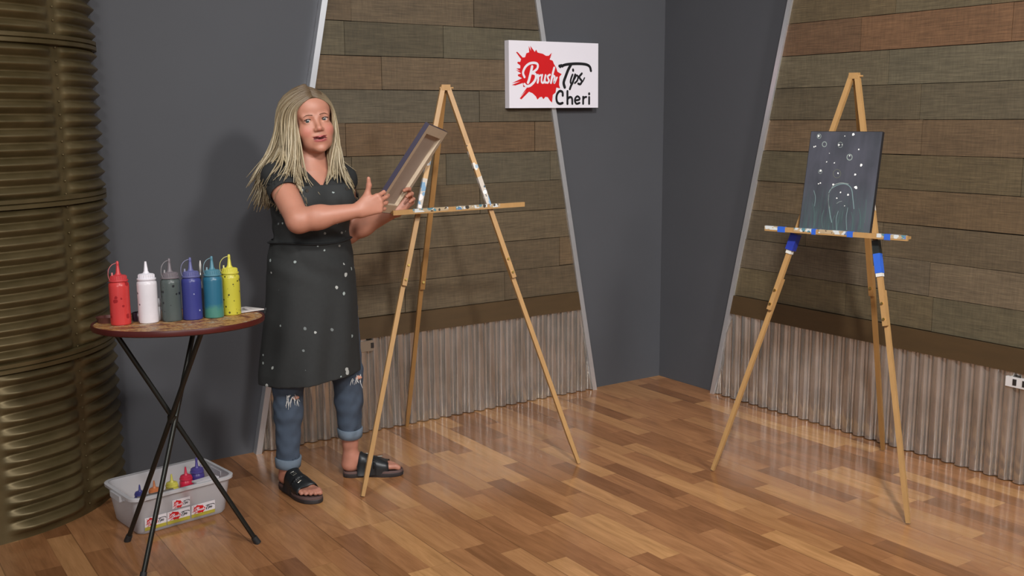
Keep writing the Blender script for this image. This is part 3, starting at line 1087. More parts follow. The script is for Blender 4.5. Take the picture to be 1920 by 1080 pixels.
dish = empty('paint_dish', (-3.325, -0.845, TZ))
tag(dish, 'small dark maroon paint-crusted dish at the left of the round table, behind the red bottle', 'dish')
lathe_obj('bowl', [(0, 0), (0.038, 0), (0.044, 0.018), (0.046, 0.02), (0.042, 0.02), (0.037, 0.004), (0, 0.004)], mat('dish_maroon', (104, 62, 56), 0.4, var=0.3, vscale=20, spots=[((190, 170, 160), 40, 0.5, 0.2)]), dish)
lathe_obj('dried_paint', [(0, 0.006), (0.037, 0.0055), (0.0375, 0.0045), (0, 0.0042)], mat('dish_paint', (150, 110, 96), 0.4, var=0.3, vscale=30), dish)

jar = empty('water_jar', (-3.235, -0.885, TZ))
tag(jar, 'small dark water jar between and behind the red and white paint bottles', 'jar')
lathe_obj('jar_body', [(0, 0), (0.022, 0), (0.023, 0.003), (0.023, 0.028), (0.021, 0.031), (0.019, 0.031), (0.019, 0.008), (0, 0.008)], mat('jar_dark', (58, 40, 52), 0.25), jar)
lathe_obj('water', [(0, 0.024), (0.0188, 0.024), (0.0188, 0.020), (0, 0.02)], mat('jar_water', (60, 50, 60), 0.1), jar)

# brushes and a marker between blue and teal bottles
def brush(label, base, top, handle_col, ferrule=True, r=0.0035, bristle=(60, 50, 44), cat='paintbrush', name='paintbrush'):
    base, top = Vector(base), Vector(top)
    root = empty(name, base)
    tag(root, label, cat)
    d = top - base
    tube_obj('handle', [(0, 0, 0), d * 0.35, d * 0.62], [r * 0.7, r * 1.25, r], mat('handle_%d_%d_%d' % handle_col, handle_col, 0.35), root)
    tube_obj('ferrule', [d * 0.62, d * 0.80], r * 1.05, mat('ferrule', (196, 196, 196), 0.3, metal=1.0), root)
    tube_obj('bristles', [d * 0.80, d * 0.92, d], [r * 1.05, r * 1.15, r * 0.4], mat('bristle_%d' % bristle[0], bristle, 0.8), root)
    return root


brush('white paintbrush standing in the pale cup, its tip rising left of the teal bottle cap', (-3.027, -0.922, TZ + 0.004), (-3.021, -0.922, TZ + 0.200), (226, 224, 220), bristle=(210, 206, 200))
cup = empty('brush_cup', (-3.027, -0.922, TZ))
tag(cup, 'narrow pale plastic cup seen between the blue and teal bottles', 'cup')
lathe_obj('cup_body', [(0, 0), (0.016, 0), (0.019, 0.1), (0.0175, 0.1), (0.015, 0.003), (0, 0.003)], mat('cup_pale', (176, 178, 186), 0.35), cup)
lathe_obj('cup_rim', [(0.0175, 0.1), (0.019, 0.1), (0.0197, 0.1015), (0.019, 0.103), (0.0175, 0.103)], mat('cup_rim', (214, 214, 220), 0.3), cup)
mk = empty('marker', (-3.174, -0.926, TZ))
tag(mk, 'short white marker standing between the white and charcoal bottles', 'marker')
tube_obj('barrel', [(0, 0, 0.001), (0, 0, 0.05)], 0.006, mat('marker_white', (222, 220, 222), 0.4), mk, seg=14)
tube_obj('marker_cap', [(0, 0, 0.05), (0.0, 0, 0.078)], [0.0068, 0.006], mat('marker_cap', (212, 210, 214), 0.35), mk, seg=14)

# the table top sits a little crooked on its legs: everything on it tilts with it
_c = Vector((TC.x, TC.y, TZ - 0.01))
TILT = Matrix.Translation(_c) @ (Matrix.Rotation(math.radians(-2.8), 4, Vector((0.8305, -0.5571, 0))) @ Matrix.Rotation(math.radians(-0.8), 4, Vector((0.5571, 0.8305, 0)))) @ Matrix.Translation(-_c)
for o in list(C.objects):
    if o.parent is None and o.name.split('.')[0] in ('squeeze_bottle', 'paper_palette', 'paint_dish', 'water_jar', 'paintbrush', 'brush_cup', 'marker'):
        o.matrix_world = TILT @ Matrix.LocRotScale(o.location, o.rotation_euler, o.scale)
for o in tab.children:
    if o.name.split('.')[0] in ('tabletop', 'rim', 'leg_bracket'):
        o.matrix_local = Matrix.Translation(-TC) @ TILT @ Matrix.Translation(TC)

# ------------------------------------------------------------------ plastic bin on the floor
BR = math.radians(8.5)
binr = empty('storage_bin', (-3.085, -0.575, 0), BR)
tag(binr, 'translucent plastic storage bin with logo stickers on the floor under the round table', 'bin')


def rrect(w, d, r, z, n=5):
    pts = []
    for cx_, cy_, a0 in ((w / 2 - r, d / 2 - r, 0), (-w / 2 + r, d / 2 - r, 90), (-w / 2 + r, -d / 2 + r, 180), (w / 2 - r, -d / 2 + r, 270)):
        for k in range(n + 1):
            a = math.radians(a0 + 90 * k / n)
            pts.append((cx_ + r * math.cos(a), cy_ + r * math.sin(a), z))
    return pts


def loft(bm, loops, cap0=True, cap1=True, mi=0):
    rings = [[bm.verts.new(p) for p in lp] for lp in loops]
    n = len(rings[0])
    for a, b in zip(rings, rings[1:]):
        for k in range(n):
            j = (k + 1) % n
            bm.faces.new((a[k], a[j], b[j], b[k])).material_index = mi
    if cap0:
        bm.faces.new(rings[0][::-1]).material_index = mi
    if cap1:
        bm.faces.new(rings[-1]).material_index = mi
    return rings


m_bin = mat('translucent_plastic', (205, 202, 204), 0.35, Alpha=0.55, Transmission_Weight=0.0)
bm = bmesh.new()
BW, BD, BH = 0.40, 0.275, 0.155
loft(bm, [rrect(BW - 0.05, BD - 0.05, 0.03, 0.002), rrect(BW - 0.035, BD - 0.035, 0.035, 0.012), rrect(BW, BD, 0.035, BH - 0.008), rrect(BW + 0.004, BD + 0.004, 0.036, BH),
          rrect(BW - 0.004, BD - 0.004, 0.034, BH), rrect(BW - 0.04, BD - 0.04, 0.033, 0.014), rrect(BW - 0.055, BD - 0.055, 0.03, 0.006)])
fin('bin_body', bm, m_bin, binr, autos=0.7)
bm = bmesh.new()
loft(bm, [rrect(BW + 0.004, BD + 0.004, 0.036, BH - 0.012), rrect(BW + 0.024, BD + 0.024, 0.045, BH - 0.010), rrect(BW + 0.026, BD + 0.026, 0.046, BH + 0.001), rrect(BW + 0.020, BD + 0.020, 0.043, BH + 0.003), rrect(BW - 0.002, BD - 0.002, 0.034, BH + 0.002)], False, False)
fin('bin_rim', bm, mat('bin_rim_plastic', (190, 188, 190), 0.35), binr, autos=0.7)
for s in (-1, 1):
    bm = bmesh.new()
    box(bm, (s * (BW / 2 + 0.006) - 0.012, -0.045, BH - 0.03), (s * (BW / 2 + 0.006) + 0.012, 0.045, BH - 0.008))
    fin('handle', bm, mat('bin_rim_plastic', (190, 188, 190), 0.35), binr, bevel=0.006)

# stickers on the bin front (front wall leans outwards going up)
lean = math.atan2(0.0175, BH - 0.02)


def sticker(x0, z0, w, h, label, band=None):
    root = empty('sticker_holder')
    yb = -(BD - 0.035) / 2 - 0.0026
    o = []
    T = Matrix.Translation((0, yb, 0.012)) @ Matrix.Rotation(lean, 4, 'X')
    bm = bmesh.new()
    box(bm, (x0, -0.0008, z0), (x0 + w, 0.0, z0 + h))
    a = fin('sticker', bm, mat('sticker_white', (222, 216, 220), 0.4), binr)
    a.matrix_local = T
    tag(a, label)
    if band:
        bm = bmesh.new()
        box(bm, (x0, -0.0011, z0), (x0 + w, -0.0008, z0 + band))
        fin('colour_band', bm, mat('sticker_olive', (176, 164, 60), 0.45), a)
        z0 += band
        h -= band
    b1, b2, b3 = logo(w * 1.08, h * 1.25, x0 - w * 0.02, z0 - h * 0.17, -0.0014, False)
    fin('printed_splash', b1, m_red, a)
    fin('printed_word', b2, m_white_s, a)
    fin('printed_word', b3, m_black_s, a)
    bpy.data.objects.remove(root)
    return a


sticker(-0.160, 0.006, 0.085, 0.052, 'logo sticker at the left end of the bottom row', 0.014)
sticker(-0.072, 0.006, 0.092, 0.052, 'logo sticker in the middle of the bottom row', 0.014)
sticker(0.026, 0.006, 0.098, 0.052, 'logo sticker at the right end of the bottom row', 0.014)
sticker(-0.052, 0.066, 0.072, 0.036, 'single logo sticker above the bottom row')


def in_bin(x, y, z=0.0):
    c_, s_ = math.cos(BR), math.sin(BR)
    return (-3.085 + x * c_ - y * s_, -0.575 + x * s_ + y * c_, z)


gb = 'spare bottles inside the bin'
squeeze_bottle('binyellow', in_bin(0.005, -0.01, 0.007), 'yellow squeeze bottle inside the bin, left of the pink-red one', (206, 196, 70), (210, 200, 90), None, False, s=0.78, group=gb)
squeeze_bottle('binpink', in_bin(0.078, 0.02, 0.007), 'pink-red squeeze bottle inside the bin, between yellow and purple', (206, 40, 70), (200, 48, 74), None, False, s=0.80, group=gb)
squeeze_bottle('binpurple', in_bin(0.137, 0.045, 0.007), 'purple-blue squeeze bottle inside the bin, at the right', (72, 60, 130), (82, 72, 140), None, True, 10, s=0.86, group=gb)
squeeze_bottle('binorange', in_bin(-0.062, 0.0, 0.007), 'slim orange squeeze bottle inside the bin behind the table leg', (204, 110, 52), (214, 130, 80), None, False, s=0.72, group=gb)
squeeze_bottle('binblue', in_bin(-0.108, 0.03, 0.007), 'small blue squeeze bottle inside the bin, leftmost of the bottles', (58, 60, 130), (60, 60, 120), None, False, s=0.66, group=gb)
card = empty('card_box', in_bin(-0.09, -0.085, 0.008), BR)
tag(card, 'open white cardboard box against the front left inside the bin', 'box')
bm = bmesh.new()
for lo, hi in (((-0.075, -0.022, 0), (0.075, 0.022, 0.003)), ((-0.075, -0.022, 0), (0.075, -0.0195, 0.135)), ((-0.075, 0.0195, 0), (0.075, 0.022, 0.120)), ((-0.075, -0.0195, 0), (-0.0725, 0.0195, 0.125)), ((0.0725, -0.0195, 0), (0.075, 0.0195, 0.125))):
    box(bm, lo, hi)
fin('box_walls', bm, mat('card_white', (206, 204, 208), 0.6), card)
bm = bmesh.new()
box(bm, (-0.07, -0.018, 0.12), (0.07, 0.016, 0.13))
fin('contents', bm, mat('card_contents', (120, 112, 108), 0.7, var=0.3, vscale=60), card)
pap = empty('folded_paper', in_bin(0.115, -0.075, 0.010), BR + 0.1)
tag(pap, 'folded white paper inside the bin at its front right corner', 'paper')
bm = bmesh.new()
box(bm, (-0.05, -0.018, 0), (0.05, -0.012, 0.135))
box(bm, (-0.05, -0.012, 0.128), (0.05, 0.018, 0.134))
fin('sheet', bm, mat('paper_white2', (206, 202, 206), 0.6), pap, bevel=0.001)
bm = bmesh.new()
box(bm, (-0.02, -0.010, 0.134), (0.03, 0.012, 0.1355))
fin('fold_flap', bm, mat('paper_white2', (206, 202, 206), 0.6), pap)

# ------------------------------------------------------------------ signed-distance modelling for the figure
class SDF:
    def __init__(self):
        self.pr = []

    def add(self, fn, lo, hi, k=0.02, op='u'):
        self.pr.append((fn, np.array(lo, float), np.array(hi, float), k, op))

    @staticmethod
    def comb(a, b, k, op):
        if op == 'u':
            if k <= 0:
                return np.minimum(a, b)
            h = np.maximum(k - np.abs(a - b), 0) / k
            return np.minimum(a, b) - h * h * k * 0.25
        b = -b
        if k <= 0:
            return np.maximum(a, b)
        h = np.maximum(k - np.abs(a - b), 0) / k
        return np.maximum(a, b) + h * h * k * 0.25

    def at(self, P):
        P = np.asarray(P, float)
        v = np.full(P.shape[:-1], 0.3)
        for fn, lo, hi, k, op in self.pr:
            v = self.comb(v, fn(P), k, op)
        return v

    def mesh(self, lo, hi, h):
        lo = np.array(lo, float)
        n = np.ceil((np.array(hi) - lo) / h).astype(int) + 1
        ax = [(lo[i] + h * np.arange(n[i])) for i in range(3)]
        V = np.full(n, 0.1, np.float32)
        for fn, a, b, k, op in self.pr:
            pad = k + 3 * h + 0.006
            i0 = np.clip(np.floor((a - pad - lo) / h).astype(int), 0, n)
            i1 = np.clip(np.ceil((b + pad - lo) / h).astype(int) + 1, 0, n)
            if np.any(i1 <= i0):
                continue
            sl = tuple(slice(p, q) for p, q in zip(i0, i1))
            G = np.stack(np.meshgrid(*[ax[i][sl[i]] for i in range(3)], indexing='ij'), -1)
            V[sl] = self.comb(V[sl], fn(G), k, op)
        vs, fs = surface_nets(V)
        return vs * h + lo, fs


def surface_nets(V):
    S = V < 0
    nx, ny, nz = V.shape
    c = [(i, j, k) for i in (0, 1) for j in (0, 1) for k in (0, 1)]
    cnt = np.zeros((nx - 1, ny - 1, nz - 1), np.int8)
    for i, j, k in c:
        cnt += S[i:nx - 1 + i, j:ny - 1 + j, k:nz - 1 + k]
    act = np.argwhere((cnt > 0) & (cnt < 8))
    idx = np.full(cnt.shape, -1, np.int64)
    idx[tuple(act.T)] = np.arange(len(act))
    acc = np.zeros((len(act), 3))
    num = np.zeros(len(act))
    for a in c:
        for d in range(3):
            if a[d] == 0:
                b = list(a)
                b[d] = 1
                va = V[tuple((act + a).T)].astype(float)
                vb = V[tuple((act + b).T)].astype(float)
                m = (va < 0) != (vb < 0)
                t = va[m] / (va[m] - vb[m])
                p = np.tile(np.array(a, float), (m.sum(), 1))
                p[:, d] += t
                acc[m] += p
                num[m] += 1
    verts = act + acc / num[:, None]
    faces = []
    for d in range(3):
        e1, e2 = [(1, 2), (2, 0), (0, 1)][d]
        sl0 = [slice(None)] * 3
        sl1 = [slice(None)] * 3
        sl0[d] = slice(0, V.shape[d] - 1)
        sl1[d] = slice(1, V.shape[d])
        A, B = S[tuple(sl0)], S[tuple(sl1)]
        for flip, m in ((False, A & ~B), (True, ~A & B)):
            e = np.argwhere(m)
            e = e[(e[:, e1] > 0) & (e[:, e2] > 0) & (e[:, e1] < V.shape[e1] - 1) & (e[:, e2] < V.shape[e2] - 1)]
            q = []
            for o1, o2 in ((1, 1), (0, 1), (0, 0), (1, 0)):
                f = e.copy()
                f[:, e1] -= o1
                f[:, e2] -= o2
                q.append(idx[tuple(f.T)])
            q = np.stack(q, 1)
            faces.append(q[:, ::-1] if flip else q)
    return verts, np.concatenate(faces)


def np_mesh(name, vs, fs):
    me = bpy.data.meshes.new(name)
    me.vertices.add(len(vs))
    me.vertices.foreach_set('co', np.asarray(vs, np.float32).ravel())
    fs = np.asarray(fs, np.int32)
    me.loops.add(fs.size)
    me.loops.foreach_set('vertex_index', fs.ravel())
    me.polygons.add(len(fs))
    me.polygons.foreach_set('loop_start', np.arange(0, fs.size, fs.shape[1], dtype=np.int32))
    me.polygons.foreach_set('loop_total', np.full(len(fs), fs.shape[1], np.int32))
    me.update(calc_edges=True)
    me.validate()
    return me


def relax(vs, fs, it=2, lam=0.5, w=None):
    """plain Laplacian smoothing"""
    n = len(vs)
    e = np.concatenate([fs[:, [i, (i + 1) % 4]] for i in range(4)])
    for _ in range(it):
        acc = np.zeros_like(vs)
        num = np.zeros(n)
        for a, b in ((0, 1), (1, 0)):
            for d in range(3):
                acc[:, d] += np.bincount(e[:, a], vs[e[:, b], d], n)
            num += np.bincount(e[:, a], minlength=n)
        t = acc / np.maximum(num, 1)[:, None]
        k = lam if w is None else lam * w[:, None]
        vs = vs + (t - vs) * k
    return vs


def cap(a, b, ra, rb):
    a, b = np.array(a, float), np.array(b, float)
    ba = b - a
    L = ba @ ba
    def f(P):
        t = np.clip(((P - a) @ ba) / L, 0, 1)
        return np.linalg.norm(P - a - t[..., None] * ba, axis=-1) - (ra + (rb - ra) * t)
    r = max(ra, rb)
    return f, np.minimum(a, b) - r, np.maximum(a, b) + r


def ell(c, r, R=None):
    c, r = np.array(c, float), np.array(r, float)
    R = np.eye(3) if R is None else np.array(R, float)   # rows = local axes
    def f(P):
        q = (P - c) @ R.T
        k0 = np.linalg.norm(q / r, axis=-1)
        k1 = np.linalg.norm(q / (r * r), axis=-1) + 1e-9
        return k0 * (k0 - 1) / k1
    m = max(r)
    return f, c - m, c + m


def loft_sdf(zs, cx, cy, a, b, ang, z0, z1, infl=0.0, wav=None):
    """stack of ellipses along z; ang = direction (x,y) of the lateral axis"""
    u = np.array([ang[0], ang[1]])
    v = np.array([-ang[1], ang[0]])
    zs = np.array(zs)
    order = np.argsort(zs)
    zs_, cx_, cy_, a_, b_ = [np.array(q)[order] for q in (zs, cx, cy, a, b)]
    def f(P):
        z = P[..., 2]
        X = P[..., 0] - np.interp(z, zs_, cx_)
        Y = P[..., 1] - np.interp(z, zs_, cy_)
        A = np.interp(z, zs_, a_) + infl
        B = np.interp(z, zs_, b_) + infl
        p, q = X * u[0] + Y * u[1], X * v[0] + Y * v[1]
        k0 = np.sqrt((p / A) ** 2 + (q / B) ** 2)
        k1 = np.sqrt((p / A ** 2) ** 2 + (q / B ** 2) ** 2) + 1e-9
        d = np.where(k0 > 1e-6, k0 * (k0 - 1) / k1, -np.minimum(A, B))
        d = np.maximum(d, -np.minimum(A, B))
        if wav is not None:
            d = d - wav(np.arctan2(q, p), z)
        return np.maximum(d, np.maximum(z - z1, z0 - z))
    m = max(max(a), max(b)) + infl + 0.02
    return f, (min(cx) - m, min(cy) - m, z0), (max(cx) + m, max(cy) + m, z1)


# ------------------------------------------------------------------ the woman
PO = Vector((-2.42, -0.60, 0))
F2 = np.array([0.60, -0.80])      # where her chest points (x to the camera's right, y away)
S2 = np.array([-0.80, -0.60])     # her right-hand side
TCX, TCY = -0.045, 0.02


def bp(r, f, z):
    return (TCX + S2[0] * r + F2[0] * f, TCY + S2[1] * r + F2[1] * f, z)


def unit(v):
    v = np.array(v, float)
    return v / np.linalg.norm(v)


Z_T = [0.80, 0.90, 1.00, 1.08, 1.18, 1.28, 1.34, 1.385, 1.42]
A_T = [0.150, 0.172, 0.158, 0.146, 0.152, 0.158, 0.142, 0.085, 0.05]
B_T = [0.115, 0.128, 0.118, 0.110, 0.116, 0.112, 0.092, 0.066, 0.05]


def torso(infl, z0=0.80, z1=1.415):
    n = len(Z_T)
    cx = [TCX] * n
    cy = [TCY] * n
    return loft_sdf(Z_T, cx, cy, A_T, B_T, S2, z0, z1, infl)


# head frame
hu = unit((-0.15, 0.02, 0.985))
hf = np.array([0.42, -0.908, 0.0])
hf = unit(hf - hu * (hf @ hu))
hx = np.cross(hu, hf)
HS = 1.10
HC = np.array([0.0155, -0.083, 1.544]) - hf * 0.088


def hp(x, f, u):
    return HC + HS * (x * hx + f * hf + u * hu)


HR = np.stack([hx, hf, hu])


def hell(c, r):
    return ell(hp(*c), np.array(r) * HS, HR)


def hcap(a, b, ra, rb):
    return cap(hp(*a), hp(*b), ra * HS, rb * HS)


SH_R, EL_R, WR_R = (-0.150, -0.090, 1.320), (-0.036, -0.25, 1.158), (0.200, -0.235, 1.196)
SH_L, EL_L, WR_L = (0.082, 0.105, 1.300), (0.085, 0.175, 1.06), (0.302, 0.092, 1.165)


def limb_pt(a, b, t):
    return np.array(a) + (np.array(b) - np.array(a)) * t


body = SDF()
body.add(*torso(0.0), k=0.03)
for s_ in (-1, 1):
    body.add(*ell(bp(s_ * 0.072, 0.085, 1.225), (0.072, 0.070, 0.072)), k=0.04)
for sh, el, wr, k_ in ((SH_R, EL_R, WR_R, 1.0), (SH_L, EL_L, WR_L, 0.92)):
    body.add(*ell(np.array(sh) + (0, 0, 0.0), (0.052, 0.052, 0.048)), k=0.04)
    body.add(*cap(sh, el, 0.056 * k_, 0.047 * k_), k=0.03)
    body.add(*cap(el, limb_pt(el, wr, 0.35), 0.046 * k_, 0.046 * k_), k=0.02)
    body.add(*cap(limb_pt(el, wr, 0.30), wr, 0.045 * k_, 0.0265), k=0.02)
body.add(*cap((-0.042, 0.012, 1.37), hp(0, -0.022, -0.06), 0.056, 0.052), k=0.045)

HIP = [(-0.115, -0.035, 0.86), (0.03, 0.07, 0.86)]
KNEE = [(-0.150, -0.045, 0.455), (0.078, 0.085, 0.465)]
ANK = [(-0.163, -0.058, 0.095), (0.078, 0.104, 0.095)]
for H_, K_, A_ in zip(HIP, KNEE, ANK):
    body.add(*cap(H_, K_, 0.088, 0.054), k=0.04)
    body.add(*cap(K_, limb_pt(K_, A_, 0.35) + np.array((0, 0.008, 0)), 0.050, 0.047), k=0.03)
    body.add(*cap(limb_pt(K_, A_, 0.30) + np.array((0, 0.008, 0)), limb_pt(K_, A_, 0.85), 0.047, 0.031), k=0.02)
    body.add(*cap(limb_pt(K_, A_, 0.8), A_, 0.031, 0.030), k=0.02)

# feet (on sandals: sole top at z = 0.026)
FEET = [dict(h=(-0.182, -0.036), d=unit((0.64, -0.77)), s=1, L=0.262), dict(h=(0.056, 0.101), d=unit((0.992, 0.110)), s=-1, L=0.244)]
for ft, A_ in zip(FEET, ANK):
    d = np.array(ft['d'])
    n_ = np.array([-d[1], d[0]]) * ft['s']     # towards the big-toe side
    h = np.array(ft['h'])
    L = ft['L']
    ft['n'] = n_
    def fp(a, b, z, h=h, d=d, n_=n_, L=L):
        q = h + d * a * L + n_ * b
        return (q[0], q[1], z)
    ft['fp'] = fp
    body.add(*cap(A_, fp(0.06, 0, 0.060), 0.030, 0.028), k=0.02)
    body.add(*ell(fp(0.07, 0, 0.052), (0.034, 0.034, 0.027)), k=0.02)
    body.add(*cap(np.array(A_) + (0, 0, -0.015), fp(0.55, 0.006, 0.055), 0.028, 0.021), k=0.02)
    body.add(*cap(fp(0.08, 0.0, 0.047), fp(0.62, -0.018, 0.042), 0.024, 0.016), k=0.02)
    body.add(*cap(fp(0.50, 0.020, 0.048), fp(0.68, 0.026, 0.043), 0.020, 0.017), k=0.02)
    body.add(*cap(fp(0.50, -0.015, 0.045), fp(0.64, -0.026, 0.040), 0.018, 0.014), k=0.02)
    for i, (b0, b1, e, r) in enumerate(((0.030, 0.030, 0.93, 0.0125), (0.012, 0.011, 0.92, 0.0095), (-0.003, -0.006, 0.885, 0.009), (-0.017, -0.021, 0.84, 0.0085), (-0.029, -0.034, 0.785, 0.008))):
        body.add(*cap(fp(0.66, b0, 0.041), fp(e - 0.05, b1, 0.043), r, r), k=0.006)
        body.add(*cap(fp(e - 0.05, b1, 0.043), fp(e, b1, 0.037), r, r * 0.95), k=0.004)

# hands
def hand(wr, X, Z, left, curls, thumb, sc_=1.0, spread=0.06):
    X, Z = unit(X), np.array(Z, float)
    Z = unit(Z - X * (Z @ X))
    Y = np.cross(Z, X) * (-1 if left else 1)
    wr = np.array(wr)
    Wp = lambda a, b, c: wr + sc_ * (X * a + Y * b + Z * c)
    yb = (0.029, 0.0095, -0.0095, -0.027)
    xb = (0.084, 0.088, 0.083, 0.074)
    for y, x in zip(yb, xb):
        body.add(*cap(Wp(0.0, y * 0.55, 0), Wp(x, y, 0), 0.0165 * sc_, 0.0125 * sc_), k=0.012)
    body.add(*ell(Wp(0.035, 0.0, -0.004), np.array((0.034, 0.026, 0.015)) * sc_, np.stack([X, Y, Z])), k=0.014)
    body.add(*cap(Wp(0.012, 0.020, -0.006), Wp(0.045, 0.040, -0.010), 0.017 * sc_, 0.014 * sc_), k=0.014)
    ln = ((0.042, 0.025, 0.021), (0.046, 0.028, 0.022), (0.043, 0.026, 0.021), (0.034, 0.020, 0.018))
    for i in range(4):
        p = Wp(xb[i], yb[i], 0)
        ang = 0.0
        rr = (0.0094, 0.0086, 0.0078, 0.0070) if i < 3 else (0.0082, 0.0075, 0.0068, 0.0062)
        side = spread * (1.5 - i)
        for j in range(3):
            ang += math.radians(curls[i][j])
            d = X * math.cos(ang) - Z * math.sin(ang)
            d = unit(d + Y * side)
            q = p + d * ln[i][j] * sc_
            body.add(*cap(p, q, rr[j] * sc_, rr[j + 1] * sc_), k=0.004)
            p = q
    pts = [Wp(*t) for t in thumb]
    for (p, q, r0, r1) in zip(pts, pts[1:], (0.0155, 0.0120, 0.0098), (0.0120, 0.0098, 0.0078)):
        body.add(*cap(p, q, r0 * sc_, r1 * sc_), k=0.008)


hand(WR_R, (0.94, 0.10, 0.32), (0.10, -0.99, -0.02), False,
     ((46, 16, 10), (56, 18, 10), (60, 22, 12), (58, 28, 14)),
     ((0.018, 0.022, -0.004), (0.050, 0.050, -0.006), (0.068, 0.080, -0.004), (0.076, 0.106, 0.002)), 0.98)
hand(WR_L, (0.68, 0.15, 0.70), (0.05, 0.97, -0.25), True,
     ((62, 42, 14), (66, 44, 16), (68, 46, 18), (66, 50, 20)),
     ((0.018, 0.022, -0.004), (0.044, 0.050, -0.012), (0.062, 0.066, -0.034), (0.070, 0.072, -0.060)), 0.98)

# head
body.add(*hell((0, -0.012, 0.035), (0.075, 0.094, 0.083)), k=0.02)
body.add(*hell((0, 0.030, -0.030), (0.058, 0.060, 0.070)), k=0.02)
body.add(*hell((0, 0.036, -0.078), (0.047, 0.048, 0.038)), k=0.03)
body.add(*hell((0, 0.036, 0.045), (0.060, 0.050, 0.050)), k=0.03)
for s_ in (-1, 1):
    body.add(*hell((s_ * 0.037, 0.056, -0.038), (0.026, 0.026, 0.028)), k=0.02)
    body.add(*hell((s_ * 0.024, 0.050, -0.078), (0.024, 0.028, 0.026)), k=0.02)
    body.add(*hcap((s_ * 0.043, 0.070, 0.015), (s_ * 0.014, 0.080, 0.012), 0.009, 0.007), k=0.014)
body.add(*hell((0, 0.075, -0.104), (0.021, 0.017, 0.015)), k=0.018)
body.add(*hell((0, 0.080, -0.068), (0.026, 0.014, 0.020)), k=0.014)
for s_ in (-1, 1):
    body.add(*hell((s_ * 0.031, 0.094, -0.001), (0.019, 0.012, 0.010)), k=0.012, op='s')
body.add(*hcap((0, 0.080, 0.004), (0, 0.100, -0.031), 0.0065, 0.0085), k=0.012)
body.add(*hell((0, 0.102, -0.033), (0.0105, 0.0098, 0.0090)), k=0.008)
for s_ in (-1, 1):
    body.add(*hell((s_ * 0.0118, 0.093, -0.037), (0.0070, 0.0085, 0.0065)), k=0.006)
    body.add(*hell((s_ * 0.0062, 0.099, -0.0435), (0.0036, 0.005, 0.0028)), k=0.002, op='s')
    # lids around the eyeball
    body.add(*hell((s_ * 0.031, 0.0715, -0.002), (0.0158, 0.0145, 0.0135)), k=0.006)
    body.add(*hell((s_ * 0.031, 0.0870, -0.002), (0.0128, 0.0140, 0.0047)), k=0.001, op='s')
    body.add(*hell((s_ * 0.079, -0.008, -0.012), (0.008, 0.018, 0.029)), k=0.008)
for s_ in (-1, 0, 1):
    body.add(*hell((s_ * 0.0130, 0.0915 - abs(s_) * 0.0050, -0.0625 + abs(s_) * 0.0034), (0.0125, 0.0065, 0.0040)), k=0.005)
    body.add(*hell((s_ * 0.0110, 0.0900 - abs(s_) * 0.0040, -0.0755 + abs(s_) * 0.0056), (0.0125, 0.0072, 0.0050)), k=0.005)
for s_ in (-1, 0, 1):
    body.add(*hell((s_ * 0.0160, 0.0980 - abs(s_) * 0.006, -0.0690 + abs(s_) * 0.0050), (0.0120, 0.0140, 0.0036 - abs(s_) * 0.0012)), k=0.002, op='s')

bv, bf = body.mesh((-0.36, -0.42, 0.018), (0.48, 0.33, 1.72), 0.0036)
bv = relax(bv, bf, 1, 0.4)
me = np_mesh('person', bv, bf)
# skin colours
q = ((bv - HC) / HS) @ HR.T
def inell(c, r):
    return (((q - np.array(c)) / np.array(r)) ** 2).sum(1)
skin = np.tile(np.array(lin((180, 124, 102))), (len(bv), 1))
def blend(w, col):
    global skin
    w = np.clip(w, 0, 1)[:, None]
    skin = skin * (1 - w) + np.array(lin(col)) * w
for s_ in (-1, 1):
    blend(0.45 * (1 - inell((s_ * 0.040, 0.07, -0.040), (0.026, 0.04, 0.026))), (196, 106, 96))
blend(0.35 * (1 - inell((0, 0.108, -0.04), (0.014, 0.014, 0.012))), (196, 112, 100))
lip = np.maximum(1.3 - inell((0, 0.0885, -0.0628), (0.0260, 0.0140, 0.0058)), 1.3 - inell((0, 0.0880, -0.0745), (0.0240, 0.0130, 0.0070)))
blend(lip * 2.0, (164, 84, 82))
blend((1.2 - inell((0.0, 0.085, -0.0682), (0.0260, 0.0130, 0.0036))) * 4, (70, 24, 26))
blend(0.35 * (bv[:, 2] < 0.2), (178, 118, 100))
me_cols = skin
person = link('person', me, attr_mat('skin', rough=0.48, var=0.04, vscale=35, Subsurface_Weight=0.08, Subsurface_Scale=0.02), None, True)
set_colors(me, me_cols)
person.location = PO
person.rotation_euler = (0, 0, -0.590794)
tag(person, 'blonde woman in black paint-splattered apron and jeans, holding a canvas beside the empty easel', 'person')


def project(P, direction, sdf, far=0.05):
    """walk from outside along -direction until the skin is met"""
    P = np.array(P, float) + np.array(direction) * far
    for _ in range(60):
        d = sdf.at(P)
        if d < 0.0003:
            break
        P = P - np.array(direction) * max(d * 0.8, 0.0003)
    return P


